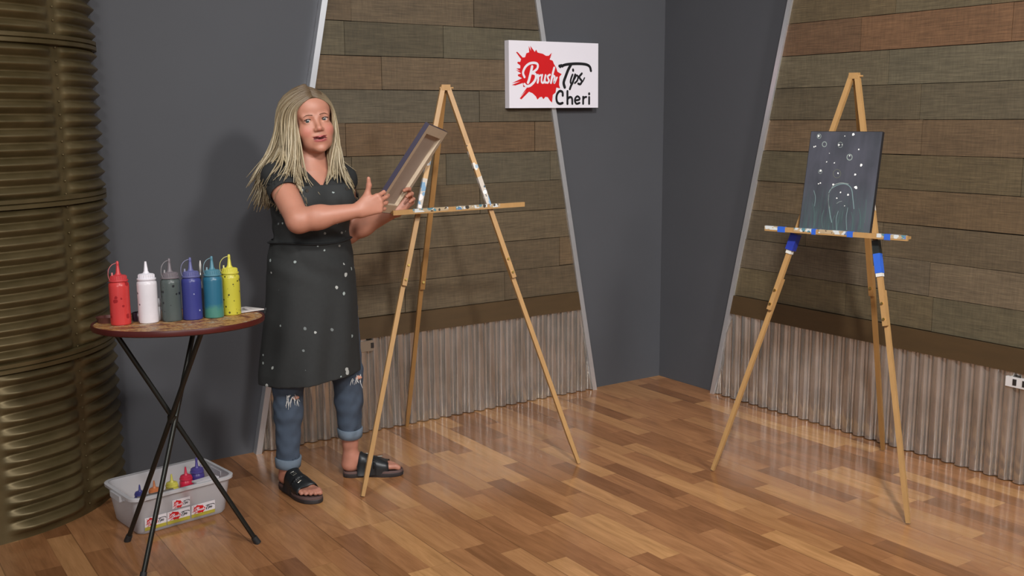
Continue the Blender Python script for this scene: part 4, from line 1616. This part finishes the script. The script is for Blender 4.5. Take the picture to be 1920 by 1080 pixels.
# eyes
m_eye = mat('eye_white', (190, 174, 168), 0.2)
m_iris = mat('iris', (60, 66, 62), 0.15)
m_pupil = mat('pupil', (10, 10, 12), 0.1)
for s_ in (-1, 1):
    c = hp(s_ * 0.031, 0.0715, -0.002)
    bm = bmesh.new()
    bmesh.ops.create_uvsphere(bm, u_segments=24, v_segments=16, radius=0.0122 * HS, matrix=Matrix.Translation(Vector(c)))
    e = fin('eye', bm, m_eye, person, smooth=True)
    look = unit(hf * 0.95 + np.array([-0.22, -0.30, 0.0]) + hu * 0.0)
    X_ = unit(np.cross(look, hu))
    U_ = np.cross(X_, look)
    for nm, rad, m_, off_ in (('iris', 0.0066, m_iris, 0.0005), ('pupil', 0.0028, m_pupil, 0.0008)):
        bm = bmesh.new()
        R_ = 0.0122 * HS
        vs = []
        r_ = rad * HS
        cc = bm.verts.new(c + look * (R_ + off_))
        for k in range(20):
            a = 2 * PI * k / 20
            p = X_ * math.cos(a) * r_ + U_ * math.sin(a) * r_ + look * math.sqrt(R_ * R_ - r_ * r_)
            vs.append(bm.verts.new(c + p + look * off_))
        for k in range(20):
            bm.faces.new((cc, vs[k], vs[(k + 1) % 20]))
        fin(nm, bm, m_, e, smooth=True)
    # brows and lashes follow the face
    br = [project(hp(s_ * x, 0.085, u), hf, body) + hf * 0.0008 for x, u in ((0.013, 0.0165), (0.022, 0.0185), (0.034, 0.0188), (0.046, 0.0135))]
    bm = bmesh.new()
    tube(bm, catmull(br, 5), [0.0026] + [0.0030] * 10 + [0.0026, 0.0022, 0.0018, 0.0012, 0.0008], 8, flat=0.5)
    fin('eyebrow', bm, mat('brow', (112, 78, 60), 0.8), person, smooth=True)
    la = [c + HS * (hx * math.cos(t) * 0.0142 + hu * (math.sin(t) * 0.0066 + 0.0005) + hf * 0.0132 * math.sqrt(max(0.05, 1 - (math.cos(t) * 0.85) ** 2))) for t in np.linspace(0.15, PI - 0.15, 9)]
    bm = bmesh.new()
    tube(bm, [Vector(p) for p in la], [0.0008] + [0.0018] * 7 + [0.0008], 6)
    fin('eyelashes', bm, mat('lash', (46, 30, 26), 0.7), person, smooth=True)

# ---- t-shirt
shirt = SDF()
shirt.add(*torso(0.010, 0.985, 1.40), k=0.02)
for s_ in (-1, 1):
    shirt.add(*ell(bp(s_ * 0.072, 0.088, 1.222), (0.080, 0.080, 0.080)), k=0.05)
for sh, el, r0 in ((SH_R, EL_R, 0.059), (SH_L, EL_L, 0.056)):
    shirt.add(*ell(sh, (0.058, 0.058, 0.054)), k=0.04)
    tt = 0.36
    e_ = limb_pt(sh, el, tt)
    shirt.add(*cap(sh, e_, r0, r0 + 0.005), k=0.02)
    dd = unit(np.array(el) - np.array(sh))
    def cut(P, e_=e_, dd=dd, sh=np.array(sh)):
        w = (P - e_) @ dd
        rad = np.linalg.norm(P - e_ - w[..., None] * dd, axis=-1)
        return np.maximum(-w - 0.0 + 0.01, rad - 0.10)
    shirt.add(cut, e_ - 0.11, e_ + 0.11, k=0.004, op='s')
    f_, l_, h_ = cap(limb_pt(sh, el, 0.2), limb_pt(sh, el, 0.9), 0.0585, 0.054)
    shirt.add(f_, l_, h_, k=0.002, op='s')
def vneck(P):
    x = P[..., 0] - TCX
    y = P[..., 1] - TCY
    r = x * S2[0] + y * S2[1]
    f = x * F2[0] + y * F2[1]
    z = P[..., 2]
    return np.maximum(np.abs(r) - (z - 1.272) * 0.72, -f)
shirt.add(vneck, (-0.2, -0.25, 1.27), (0.1, 0.1, 1.45), k=0.004, op='s')
shirt.add(*cap((-0.042, 0.012, 1.34), (-0.038, 0.005, 1.48), 0.066, 0.066), k=0.004, op='s')
sv, sf = shirt.mesh((-0.33, -0.33, 0.975), (0.26, 0.30, 1.46), 0.004)
# soft cloth wrinkles
wr_ = 0.0022 * np.sin(sv[:, 2] * 95 + sv[:, 0] * 40 + 2 * np.sin(sv[:, 1] * 30)) * np.clip((1.25 - sv[:, 2]) / 0.15, 0.25, 1)
ctr = np.array([TCX, TCY])
rad_ = sv[:, :2] - ctr
rad_ /= np.linalg.norm(rad_, axis=1)[:, None] + 1e-6
sv[:, :2] += rad_ * wr_[:, None]
sv = relax(sv, sf, 2, 0.5)
m_tee = mat('black_tee', (34, 35, 35), 0.85, var=0.15, vscale=30, bump=0.15)
o = link('t_shirt', np_mesh('t_shirt', sv, sf), m_tee, person, True)
tag(o, 'black short-sleeved t-shirt')

# ---- apron
Z_A = [0.40, 0.50, 0.65, 0.80, 0.95, 1.05, 1.08]
CXA = [-0.064, -0.064, -0.056, -0.048, -0.048, -0.046, -0.046]
CYA = [0.02] * 7
A_A = [0.213, 0.211, 0.202, 0.193, 0.184, 0.170, 0.164]
B_A = [0.192, 0.190, 0.182, 0.172, 0.160, 0.142, 0.134]
def folds(th, z):
    k = np.clip((1.02 - z) / 0.5, 0, 1)
    return k * (0.0075 * np.sin(5 * th + 1.3 + z * 3) + 0.0045 * np.sin(9 * th + 0.6 - z * 6)) + 0.002 * np.sin(z * 60 + 4 * th) * np.clip((z - 0.85) / 0.1, 0, 1)
apr = SDF()
f1, l1, h1 = loft_sdf(Z_A, CXA, CYA, A_A, B_A, S2, 0.30, 1.062, 0.0, folds)
f2, _, _ = loft_sdf(Z_A, CXA, CYA, A_A, B_A, S2, 0.20, 1.20, -0.007, folds)
def hem(P):
    return (0.478 + 0.09 * (P[..., 0] + 0.06) + 0.03 * (P[..., 1])) - P[..., 2]
def opening(P):       # open at her back
    x = P[..., 0] - TCX
    y = P[..., 1] - TCY
    r = x * S2[0] + y * S2[1]
    f = x * F2[0] + y * F2[1]
    return np.maximum(np.abs(r - 0.0) - 0.055, f)
def skirt(P):
    return np.maximum(np.maximum(np.maximum(f1(P), -f2(P)), hem(P)), -opening(P))
apr.add(skirt, l1, h1, k=0.0)
tf, tl, th_ = torso(0.020, 0.98, 1.40)
ti, _, _ = torso(0.0135, 0.9, 1.45)
bo = [ell(bp(s_ * 0.072, 0.088, 1.222), (0.0895, 0.0895, 0.0895))[0] for s_ in (-1, 1)]
bi = [ell(bp(s_ * 0.072, 0.088, 1.222), (0.083, 0.083, 0.083))[0] for s_ in (-1, 1)]
def bib(P):
    o_ = tf(P)
    i_ = ti(P)
    for a_ in bo:
        o_ = SDF.comb(o_, a_(P), 0.06, 'u')
    for a_ in bi:
        i_ = SDF.comb(i_, a_(P), 0.06, 'u')
    x = P[..., 0] - TCX
    y = P[..., 1] - TCY
    r = x * S2[0] + y * S2[1]
    f = x * F2[0] + y * F2[1]
    z = P[..., 2]
    side = np.abs(r) - np.interp(z, [1.0, 1.12, 1.22, 1.285], [0.19, 0.165, 0.135, 0.105])
    return np.maximum(np.maximum(np.maximum(o_, -i_), side), np.maximum(np.maximum(z - 1.287, 1.0 - z), -f + 0.01))
apr.add(bib, (-0.30, -0.26, 1.0), (0.24, 0.18, 1.29), k=0.004)
av, af = apr.mesh((-0.33, -0.27, 0.40), (0.24, 0.31, 1.31), 0.0036)
av = relax(av, af, 2, 0.5)
m_apron = mat('black_denim', (36, 38, 38), 0.8, var=0.2, vscale=60, bump=0.2,
              spots=[((170, 172, 168), 27, 0.30, 0.12), ((150, 160, 158), 44, 0.36, 0.08), ((110, 116, 116), 20, 0.16, 0.25)])
apron = link('apron', np_mesh('apron', av, af), m_apron, person, True)
tag(apron, 'black denim apron with white paint splatters')
# neck straps, waist tie, bib buttons, pocket
allclo = SDF()
allclo.pr = shirt.pr[:4] + body.pr[:2]
for s_ in (-1, 1):
    pts = []
    for r_, z_, f_ in ((0.092, 1.275, 0.2), (0.088, 1.315, 0.2), (0.080, 1.355, 0.15)):
        pts.append(project(bp(s_ * r_, 0.0, z_), np.array([F2[0], F2[1], 0.0]), shirt, 0.2) + np.array([F2[0], F2[1], 0]) * 0.006)
    pts.append(np.array(bp(s_ * 0.072, 0.0, 1.405)))
    pts.append(np.array(bp(s_ * 0.068, -0.06, 1.385)))
    pts.append(np.array(bp(s_ * 0.055, -0.12, 1.30)))
    bm = bmesh.new()
    tube(bm, catmull([Vector(p) for p in pts], 5), 0.011, 8, flat=0.25, up=Vector((F2[0], F2[1], 0)))
    fin('apron_strap', bm, mat('strap_black', (24, 25, 26), 0.8), apron, smooth=True)
    bm = bmesh.new()
    p = project(bp(s_ * 0.088, 0.0, 1.268), np.array([F2[0], F2[1], 0.0]), apr, 0.2)
    tube(bm, [Vector(p), Vector(p + np.array([F2[0], F2[1], 0]) * 0.004)], 0.007, 14)
    fin('button', bm, mat('button_metal', (96, 92, 86), 0.35, metal=0.8), apron)
for r_, z_ in ((-0.085, 1.085), (-0.06, 1.035), (0.0, 1.09)):
    bm = bmesh.new()
    p = project(bp(r_, 0.0, z_), np.array([F2[0], F2[1], 0.0]), apr, 0.25)
    tube(bm, [Vector(p), Vector(p + np.array([F2[0], F2[1], 0]) * 0.003)], 0.0048, 12)
    tag(fin('stud', bm, mat('stud_metal', (176, 176, 170), 0.3, metal=0.8), apron), 'pale metal stud')
bm = bmesh.new()
pts = []
for k in range(40):
    a = 2 * PI * k / 40
    aa, bb = 0.1685, 0.1405
    pts.append(Vector((-0.046 + S2[0] * aa * math.cos(a) + F2[0] * bb * math.sin(a), 0.02 + S2[1] * aa * math.cos(a) + F2[1] * bb * math.sin(a), 1.052 + 0.004 * math.sin(3 * a))))
tube(bm, pts, 0.012, 6, flat=0.35, closed=True, up=Vector((0, 0, 1)))
fin('waist_tie', bm, mat('strap_black', (24, 25, 26), 0.8), apron, smooth=True)

# ---- jeans
jn = SDF()
CUFF = [0.100, 0.178]
for i, (H_, K_, A_) in enumerate(zip(HIP, KNEE, ANK)):
    mid = limb_pt(K_, A_, 0.35) + np.array((0, 0.008, 0))
    m2 = limb_pt(K_, A_, 0.30) + np.array((0, 0.008, 0))
    jn.add(*cap(H_, K_, 0.098, 0.066), k=0.03)
    jn.add(*cap(K_, mid, 0.064, 0.058), k=0.02)
    jn.add(*cap(m2, A_, 0.058, 0.045), k=0.02)
def jcut(P):
    z = np.where(P[..., 0] < -0.035, CUFF[0], CUFF[1])
    return P[..., 2] - z
jn.add(jcut, (-0.3, -0.2, 0.0), (0.2, 0.3, 0.18), k=0.0, op='s')
for i, (K_, A_) in enumerate(zip(KNEE, ANK)):
    m2 = limb_pt(K_, A_, 0.30) + np.array((0, 0.008, 0))
    f_, l_, h_ = cap(m2 - np.array((0, 0, 0.0)), A_, 0.0525, 0.0395)
    l_ = np.array(l_)
    h_ = np.array((h_[0], h_[1], CUFF[i] + 0.06))
    def inner(P, f_=f_, c=CUFF[i]):
        return np.maximum(f_(P), P[..., 2] - (c + 0.05))
    jn.add(inner, l_, h_, k=0.0, op='s')
jn.add(*torso(0.008, 0.80, 1.02), k=0.03)
jv, jf = jn.mesh((-0.26, -0.2, 0.085), (0.21, 0.24, 1.03), 0.004)
w = 0.0011 * np.sin(jv[:, 2] * 90 + 5 * np.sin(jv[:, 0] * 30)) + 0.0009 * np.sin(jv[:, 2] * 120 + jv[:, 1] * 60)
for i, (K_, A_) in enumerate(zip(KNEE, ANK)):
    sel = (jv[:, 0] < -0.035) if i == 0 else (jv[:, 0] >= -0.035)
    sel &= jv[:, 2] < 0.8
    c_ = np.array(K_[:2])
    dv = jv[sel][:, :2] - c_
    dv /= np.linalg.norm(dv, axis=1)[:, None] + 1e-6
    jv[sel, :2] += dv * w[sel][:, None]
jv = relax(jv, jf, 1, 0.5)
m_jean = mat('blue_denim', (64, 76, 92), 0.85, var=0.3, vscale=16, bump=0.2)
jeans = link('jeans', np_mesh('jeans', jv, jf), m_jean, person, True)
tag(jeans, 'faded blue ripped jeans with rolled cuffs')
m_cuff = mat('cuff_denim', (104, 118, 132), 0.85, var=0.2, vscale=40)
for i, A_ in enumerate(ANK):
    K_ = KNEE[i]
    bm = bmesh.new()
    z0, z1 = CUFF[i] - 0.004, CUFF[i] + 0.040
    rings = []
    for z, r in ((z0 + 0.004, 0.040), (z0, 0.0445), (z0 + 0.002, 0.0525), (z0 + 0.02, 0.0545), (z1 - 0.003, 0.0560), (z1, 0.0525), (z1 - 0.002, 0.047)):
        t = (K_[2] - z) / (K_[2] - A_[2])
        cxy = limb_pt(K_, A_, t)
        rings.append([bm.verts.new((cxy[0] + r * math.cos(a) * (1 + 0.02 * math.sin(3 * a)), cxy[1] + (r * math.sin(a)) + 0.004, z + 0.0025 * math.sin(2 * a + i))) for a in [2 * PI * k / 32 for k in range(32)]])
    for a_, b_ in zip(rings, rings[1:]):
        for k in range(32):
            bm.faces.new((a_[k], a_[(k + 1) % 32], b_[(k + 1) % 32], b_[k]))
    tag(fin('cuff', bm, m_cuff, jeans, smooth=True), 'paler rolled-up cuff')
rnd = random.Random(8)
fwd = np.array([0.25, -0.97, 0.0])
for i, (cx_, cz_, n_) in enumerate(((-0.135, 0.405, 22), (0.108, 0.455, 12))):
    bm = bmesh.new()
    for k in range(n_):
        x, z = cx_ + rnd.uniform(-0.026, 0.026), cz_ + rnd.uniform(-0.012, 0.02)
        p = project((x, KNEE[i][1], z), fwd, jn, 0.12)
        qd = Vector((rnd.uniform(-0.012, 0.012), rnd.uniform(-0.004, 0.0), -rnd.uniform(0.01, 0.035)))
        p = Vector(p) + Vector((0, -0.003, 0))
        tube(bm, [p, p + qd * 0.5 + Vector((0, -0.003, 0)), p + qd], [0.0016, 0.0014, 0.0008], 4)
    tag(fin('frayed_threads', bm, mat('white_threads', (206, 206, 204), 0.9), jeans), 'white frayed threads at the knee rip', kind='stuff')
    bm = bmesh.new()
    c_ = project((cx_, KNEE[i][1], cz_ + 0.004), fwd, jn, 0.12)
    bmesh.ops.create_uvsphere(bm, u_segments=16, v_segments=10, radius=1.0, matrix=Matrix.Translation(Vector(c_) + Vector((0, 0.008, 0))) @ Matrix.Diagonal((0.026, 0.0095, 0.010, 1)))
    tag(fin('knee_rip', bm, mat('rip_skin', (196, 140, 118), 0.6), jeans, smooth=True), 'rip showing skin')

# ---- sandals
m_sole = mat('sandal_sole', (44, 38, 38), 0.6)
m_foot = mat('sandal_footbed', (92, 70, 66), 0.7)
m_strap = mat('sandal_strap', (30, 32, 34), 0.4, var=0.1, vscale=40)
m_buck = mat('buckle', (150, 148, 140), 0.3, metal=0.9)
OUT = [(-0.06, 0.0), (-0.045, 0.022), (0.02, 0.034), (0.12, 0.037), (0.35, 0.034), (0.55, 0.042), (0.70, 0.050), (0.84, 0.050), (0.96, 0.040), (1.02, 0.022), (1.02, 0.004), (0.97, -0.020), (0.88, -0.038), (0.74, -0.047), (0.58, -0.047), (0.35, -0.040), (0.12, -0.037), (0.02, -0.034), (-0.045, -0.022)]
for fi, (ft, A_) in enumerate(zip(FEET, ANK)):
    fp = ft['fp']
    sd = bpy.data.objects.new('sandal', None)
    C.objects.link(sd)
    sd.parent = person
    ol = catmull([(a, b, 0) for a, b in OUT] + [(OUT[0][0], OUT[0][1], 0)], 4)[:-1]
    def ring(bm, z, k):
        return [bm.verts.new(fp(0.48 + (p.x - 0.48) * k, p.y * k, z)) for p in ol]
    def solid(bm, levels):
        rr = [ring(bm, z, k) for z, k in levels]
        n = len(rr[0])
        for a_, b_ in zip(rr, rr[1:]):
            for k in range(n):
                bm.faces.new((a_[k], a_[(k + 1) % n], b_[(k + 1) % n], b_[k]))
        bm.faces.new(rr[0][::-1])
        bm.faces.new(rr[-1])
        bmesh.ops.recalc_face_normals(bm, faces=bm.faces)
    bm = bmesh.new()
    solid(bm, [(0.0, 0.955), (0.003, 0.99), (0.016, 1.0), (0.018, 0.99)])
    bpy.data.objects.remove(sd)
    sd = fin('sandal', bm, m_sole, person, autos=0.7)
    tag(sd, 'black two-strap sandal')
    bm = bmesh.new()
    solid(bm, [(0.0175, 0.985), (0.026, 0.985), (0.0285, 0.965), (0.024, 0.93)])
    tag(fin('footbed', bm, m_foot, sd, autos=0.7), 'brown footbed')
    for (a0, wdt, top, lean_) in ((0.36, 0.048, 0.098, -0.05), (0.63, 0.042, 0.074, 0.02)):
        bm = bmesh.new()
        rows = []
        for j in range(5):
            a = a0 + (j - 2) / 4 * wdt * 2 / ft['L'] * 0.8
            row = []
            tp = top - (j - 2) * 0.004
            for k in range(17):
                th = PI * k / 16
                b_ = 0.044 * math.cos(th)
                z = 0.018 + (tp - 0.018) * math.sin(th) ** 0.75 * (1.0 + 0.10 * math.cos(th))
                row.append(fp(a - lean_ * math.sin(th), b_, z))
            rows.append(row)
        # push the strap outside the foot
        arr = np.array(rows)
        base_c = np.array([fp(a0, 0, 0.03)] * 17)
        for _ in range(8):
            d_ = body.at(arr)
            e = 0.002
            g = np.stack([body.at(arr + np.eye(3)[q_] * e) - body.at(arr - np.eye(3)[q_] * e) for q_ in range(3)], -1)
            g /= np.linalg.norm(g, axis=-1)[..., None] + 1e-9
            mv = np.clip(0.004 - d_, -0.006, 0.02)
            mv[arr[..., 2] < 0.026] = np.maximum(mv[arr[..., 2] < 0.026], 0)
            arr = arr + g * mv[..., None]
            arr[:, 0, 2] = arr[:, 16, 2] = 0.014
        G1 = [[bm.verts.new(p) for p in r_] for r_ in arr]
        nr_ = []
        for r_ in arr:
            g = np.stack([body.at(r_ + np.eye(3)[q_] * 0.002) - body.at(r_ - np.eye(3)[q_] * 0.002) for q_ in range(3)], -1)
            g /= np.linalg.norm(g, axis=-1)[..., None] + 1e-9
            nr_.append([bm.verts.new(p) for p in r_ + g * 0.0032])
        for j in range(4):
            for k in range(16):
                bm.faces.new((nr_[j][k], nr_[j][k + 1], nr_[j + 1][k + 1], nr_[j + 1][k]))
                bm.faces.new((G1[j][k + 1], G1[j][k], G1[j + 1][k], G1[j + 1][k + 1]))
        for k in range(16):
            bm.faces.new((G1[0][k], G1[0][k + 1], nr_[0][k + 1], nr_[0][k]))
            bm.faces.new((G1[4][k + 1], G1[4][k], nr_[4][k], nr_[4][k + 1]))
        bmesh.ops.recalc_face_normals(bm, faces=bm.faces)
        fin('sandal_strap', bm, m_strap, sd, smooth=True)
        k_ = 10
        cpt = Vector(nr_[2][k_].co) if False else Vector(arr[2][k_])
        up_ = Vector(arr[2][k_] - np.array(fp(a0, 0, 0.03))).normalized()
        dd_ = Vector((ft['d'][0], ft['d'][1], 0))
        dd_ = (dd_ - up_ * dd_.dot(up_)).normalized()
        ss_ = up_.cross(dd_)
        c0 = cpt + up_ * 0.007
        bm = bmesh.new()
        q4 = [c0 + dd_ * a_ * 0.011 + ss_ * b_ * 0.009 for a_, b_ in ((-1, -1), (1, -1), (1, 1), (-1, 1))]
        tube(bm, q4, 0.0014, 6, closed=True)
        bar(bm, c0 - dd_ * 0.001, c0 + ss_ * 0.009, 0.002, 0.002)
        fin('buckle', bm, m_buck, sd)

# ---- hair
rnd = random.Random(21)
rows = []
EL_C = np.array([0.0, -0.012, 0.035])
EL_R_ = np.array([0.082, 0.104, 0.090])


def on_scalp(d, lift):
    d = unit(d)
    t = 1 / math.sqrt(((d / EL_R_) ** 2).sum())
    return EL_C + d * (t + lift)


bm = bmesh.new()
hcols = []
tones = [lin((160, 145, 115)), lin((168, 153, 124)), (lin((152, 136, 107))), lin((178, 165, 138)), lin((144, 127, 98))]
root_c = np.array(lin((94, 76, 56)))
push = SDF()
push.pr = shirt.pr[:7] + body.pr[:3]
push_sh = [p for p in shirt.pr if p[4] == 'u']
push.pr = push_sh + body.pr[:3] + [p for p in body.pr if False]
hd = SDF()
hd.add(*hell((0, -0.012, 0.035), (0.077, 0.096, 0.085)), k=0.0)
hd.add(*hell((0, 0.028, -0.035), (0.064, 0.062, 0.080)), k=0.02)
hd.pr += body.pr[2:12]


def lock(side, phi, pt, zend, xoff, yoff, r0, lift, wob, ear=-0.25):
    """side: -1 image left, +1 image right; phi from the face (deg); pt = position along the parting"""
    th = math.radians(phi)
    p_part = unit((0.004, 0.98 - 1.65 * pt, 0.46 + 0.7 * pt if pt < 0.4 else 0.74 - 0.5 * (pt - 0.4)))
    d_end = unit((side * math.sin(th), math.cos(th) * 0.95, ear))
    pts = []
    for k in range(8):
        t = k / 7
        d = unit((1 - t) * np.array(p_part) + t * d_end + np.array([side * 0.40, 0, 0.08]) * math.sin(PI * t) * 0.6)
        p = on_scalp(d, 0.004 + lift * (math.sin(PI / 2 * t) ** 1.2))
        pts.append(HC + HS * (p[0] * hx + p[1] * hf + p[2] * hu))
    p = pts[-1].copy()
    v = pts[-1] - pts[-2]
    v = unit(v) * 0.03
    n = 10
    z0 = p[2]
    tgt = np.array([p[0] + xoff, p[1] + yoff, zend])
    for k in range(1, n + 1):
        t = k / n
        base = np.array(p) + (tgt - p) * np.array([t ** 1.3, t ** 1.3, t])
        base = base + v * 0.6 * math.sin(PI * t) * (1 - t)
        base[0] += wob * math.sin(t * 6 + phi) * 0.008
        base[1] += wob * math.cos(t * 5 + phi) * 0.006
        pts.append(base)
    arr = np.array(pts)
    e = 0.002
    for _ in range(5):
        d_ = np.minimum(push.at(arr), hd.at(arr))
        S_ = lambda Q: np.minimum(push.at(Q), hd.at(Q))
        g = np.stack([S_(arr + np.eye(3)[q_] * e) - S_(arr - np.eye(3)[q_] * e) for q_ in range(3)], -1)
        g /= np.linalg.norm(g, axis=-1)[..., None] + 1e-9
        arr = arr + g * np.clip(0.006 + lift * 0.3 - d_, 0, 0.03)[..., None]
    a2 = arr.copy()
    for _ in range(3):
        a2[1:-1] = (a2[:-2] + a2[1:-1] * 2 + a2[2:]) / 4
    m_ = len(a2)
    rads = [r0 * (0.75 + 0.5 * i / m_) * (1 if i < m_ - 4 else 0.3 + 0.7 * (m_ - 1 - i) / 4) for i in range(m_)]
    n0 = len(bm.verts)
    tube(bm, [Vector(q_) for q_ in a2], rads, 6, flat=0.45)
    tone = np.array(tones[rnd.randrange(len(tones))]) * rnd.uniform(0.92, 1.08)
    for i in range(m_):
        k = min(1, max(0, (i - 0.5) / 7.0)) ** 0.8
        c = root_c * (1 - k) + tone * k
        hcols.extend([c] * 6)


for i in range(420):          # image-left side, from the temple round to the back
    u_ = rnd.random()
    phi = 40 + 140 * u_
    pt = 0.03 + 0.75 * u_ * rnd.uniform(0.7, 1.1)
    if phi < 84:
        xo, yo, ze = rnd.uniform(-0.050, 0.060), rnd.uniform(-0.09, -0.02), rnd.uniform(1.215, 1.32)
    elif phi < 115:
        xo, yo, ze = rnd.uniform(-0.12, -0.02), rnd.uniform(-0.08, 0.01), rnd.uniform(1.20, 1.32)
    else:
        xo, yo, ze = rnd.uniform(-0.142, -0.06), rnd.uniform(-0.07, 0.03), rnd.uniform(1.17, 1.30)
    lock(-1, phi, pt, ze, xo, yo, rnd.uniform(0.0044, 0.0074), rnd.uniform(0.0, 0.042) * (0.2 + 0.8 * min(1, (phi - 40) / 40)), rnd.uniform(0.2, 0.9), ear=-0.25 + rnd.uniform(-0.1, 0.1))
for i in range(250):           # image-right side
    u_ = rnd.random()
    phi = 56 + 124 * u_
    pt = 0.03 + 0.75 * u_ * rnd.uniform(0.7, 1.1)
    if phi < 105:
        xo, yo, ze = rnd.uniform(-0.050, 0.055), rnd.uniform(-0.07, -0.01), rnd.uniform(1.24, 1.33)
    else:
        xo, yo, ze = rnd.uniform(-0.03, 0.06), rnd.uniform(-0.03, 0.03), rnd.uniform(1.22, 1.32)
    lock(1, phi, pt, ze, xo, yo, rnd.uniform(0.0040, 0.0068), rnd.uniform(0.0, 0.007), rnd.uniform(0.4, 1.2), ear=-0.25 + rnd.uniform(-0.1, 0.1))
# under-cap
seg, rg = 64, 48
grid = []
for i in range(rg + 1):
    th = PI * 0.80 * i / rg
    row = []
    for j in range(seg):
        ph = 2 * PI * j / seg
        d = np.array([math.sin(th) * math.sin(ph), math.sin(th) * math.cos(ph), math.cos(th)])
        p = on_scalp(d, 0.001)
        row.append((bm.verts.new(HC + HS * (p[0] * hx + p[1] * hf + p[2] * hu)), d))
        hcols.append(root_c * 1.0)
    grid.append(row)
for a_, b_ in zip(grid, grid[1:]):
    for j in range(seg):
        k = (j + 1) % seg
        d = a_[j][1]
        if d[1] > 0.42 and d[2] < 0.45:
            continue
        if d[1] > 0.15 and d[2] < 0.15:
            continue
        bm.faces.new((a_[j][0], a_[k][0], b_[k][0], b_[j][0]))
me = bpy.data.meshes.new('hair')
bm.to_mesh(me)
bm.free()
hair = link('hair', me, attr_mat('blonde_hair', rough=0.42, var=0.12, vscale=40, stretch=(6, 6, 1)), person, True)
set_colors(me, np.array(hcols))
tag(hair, 'long wavy blonde hair with darker roots')

# ------------------------------------------------------------------ the canvas she holds
Lc = unit((-0.559, 0.0, -0.83))
Wc = np.array([0.197, 0.977, -0.079])
Wc = unit(Wc - Lc * (Wc @ Lc))
Nc = np.cross(Lc, Wc)            # points out of the back, towards the camera's right
T0 = np.array([0.474, -0.200, 1.523])
# local axes: x across, z up, y = from the front to the back
Xc = -Wc
Zc = -Lc
Yc = np.cross(Zc, Xc)
Tloc = T0 + Wc * 0.1525 + Lc * 0.406 - Nc * 0.018
Mc = Matrix([[Xc[i], Yc[i], Zc[i], Tloc[i]] for i in range(3)] + [[0, 0, 0, 1]])
held = empty('stretched_canvas')
held.matrix_world = Matrix.Translation(PO) @ Matrix.Rotation(-0.590794, 4, 'Z') @ Mc
tag(held, 'stretched canvas held tilted by the woman, its bare back towards the camera', 'canvas')
canvas_parts(held, 0.305, 0.406, 0.018, mat('held_canvas_front', (40, 36, 52), 0.5), mat('held_canvas_edge', (44, 38, 58), 0.5))
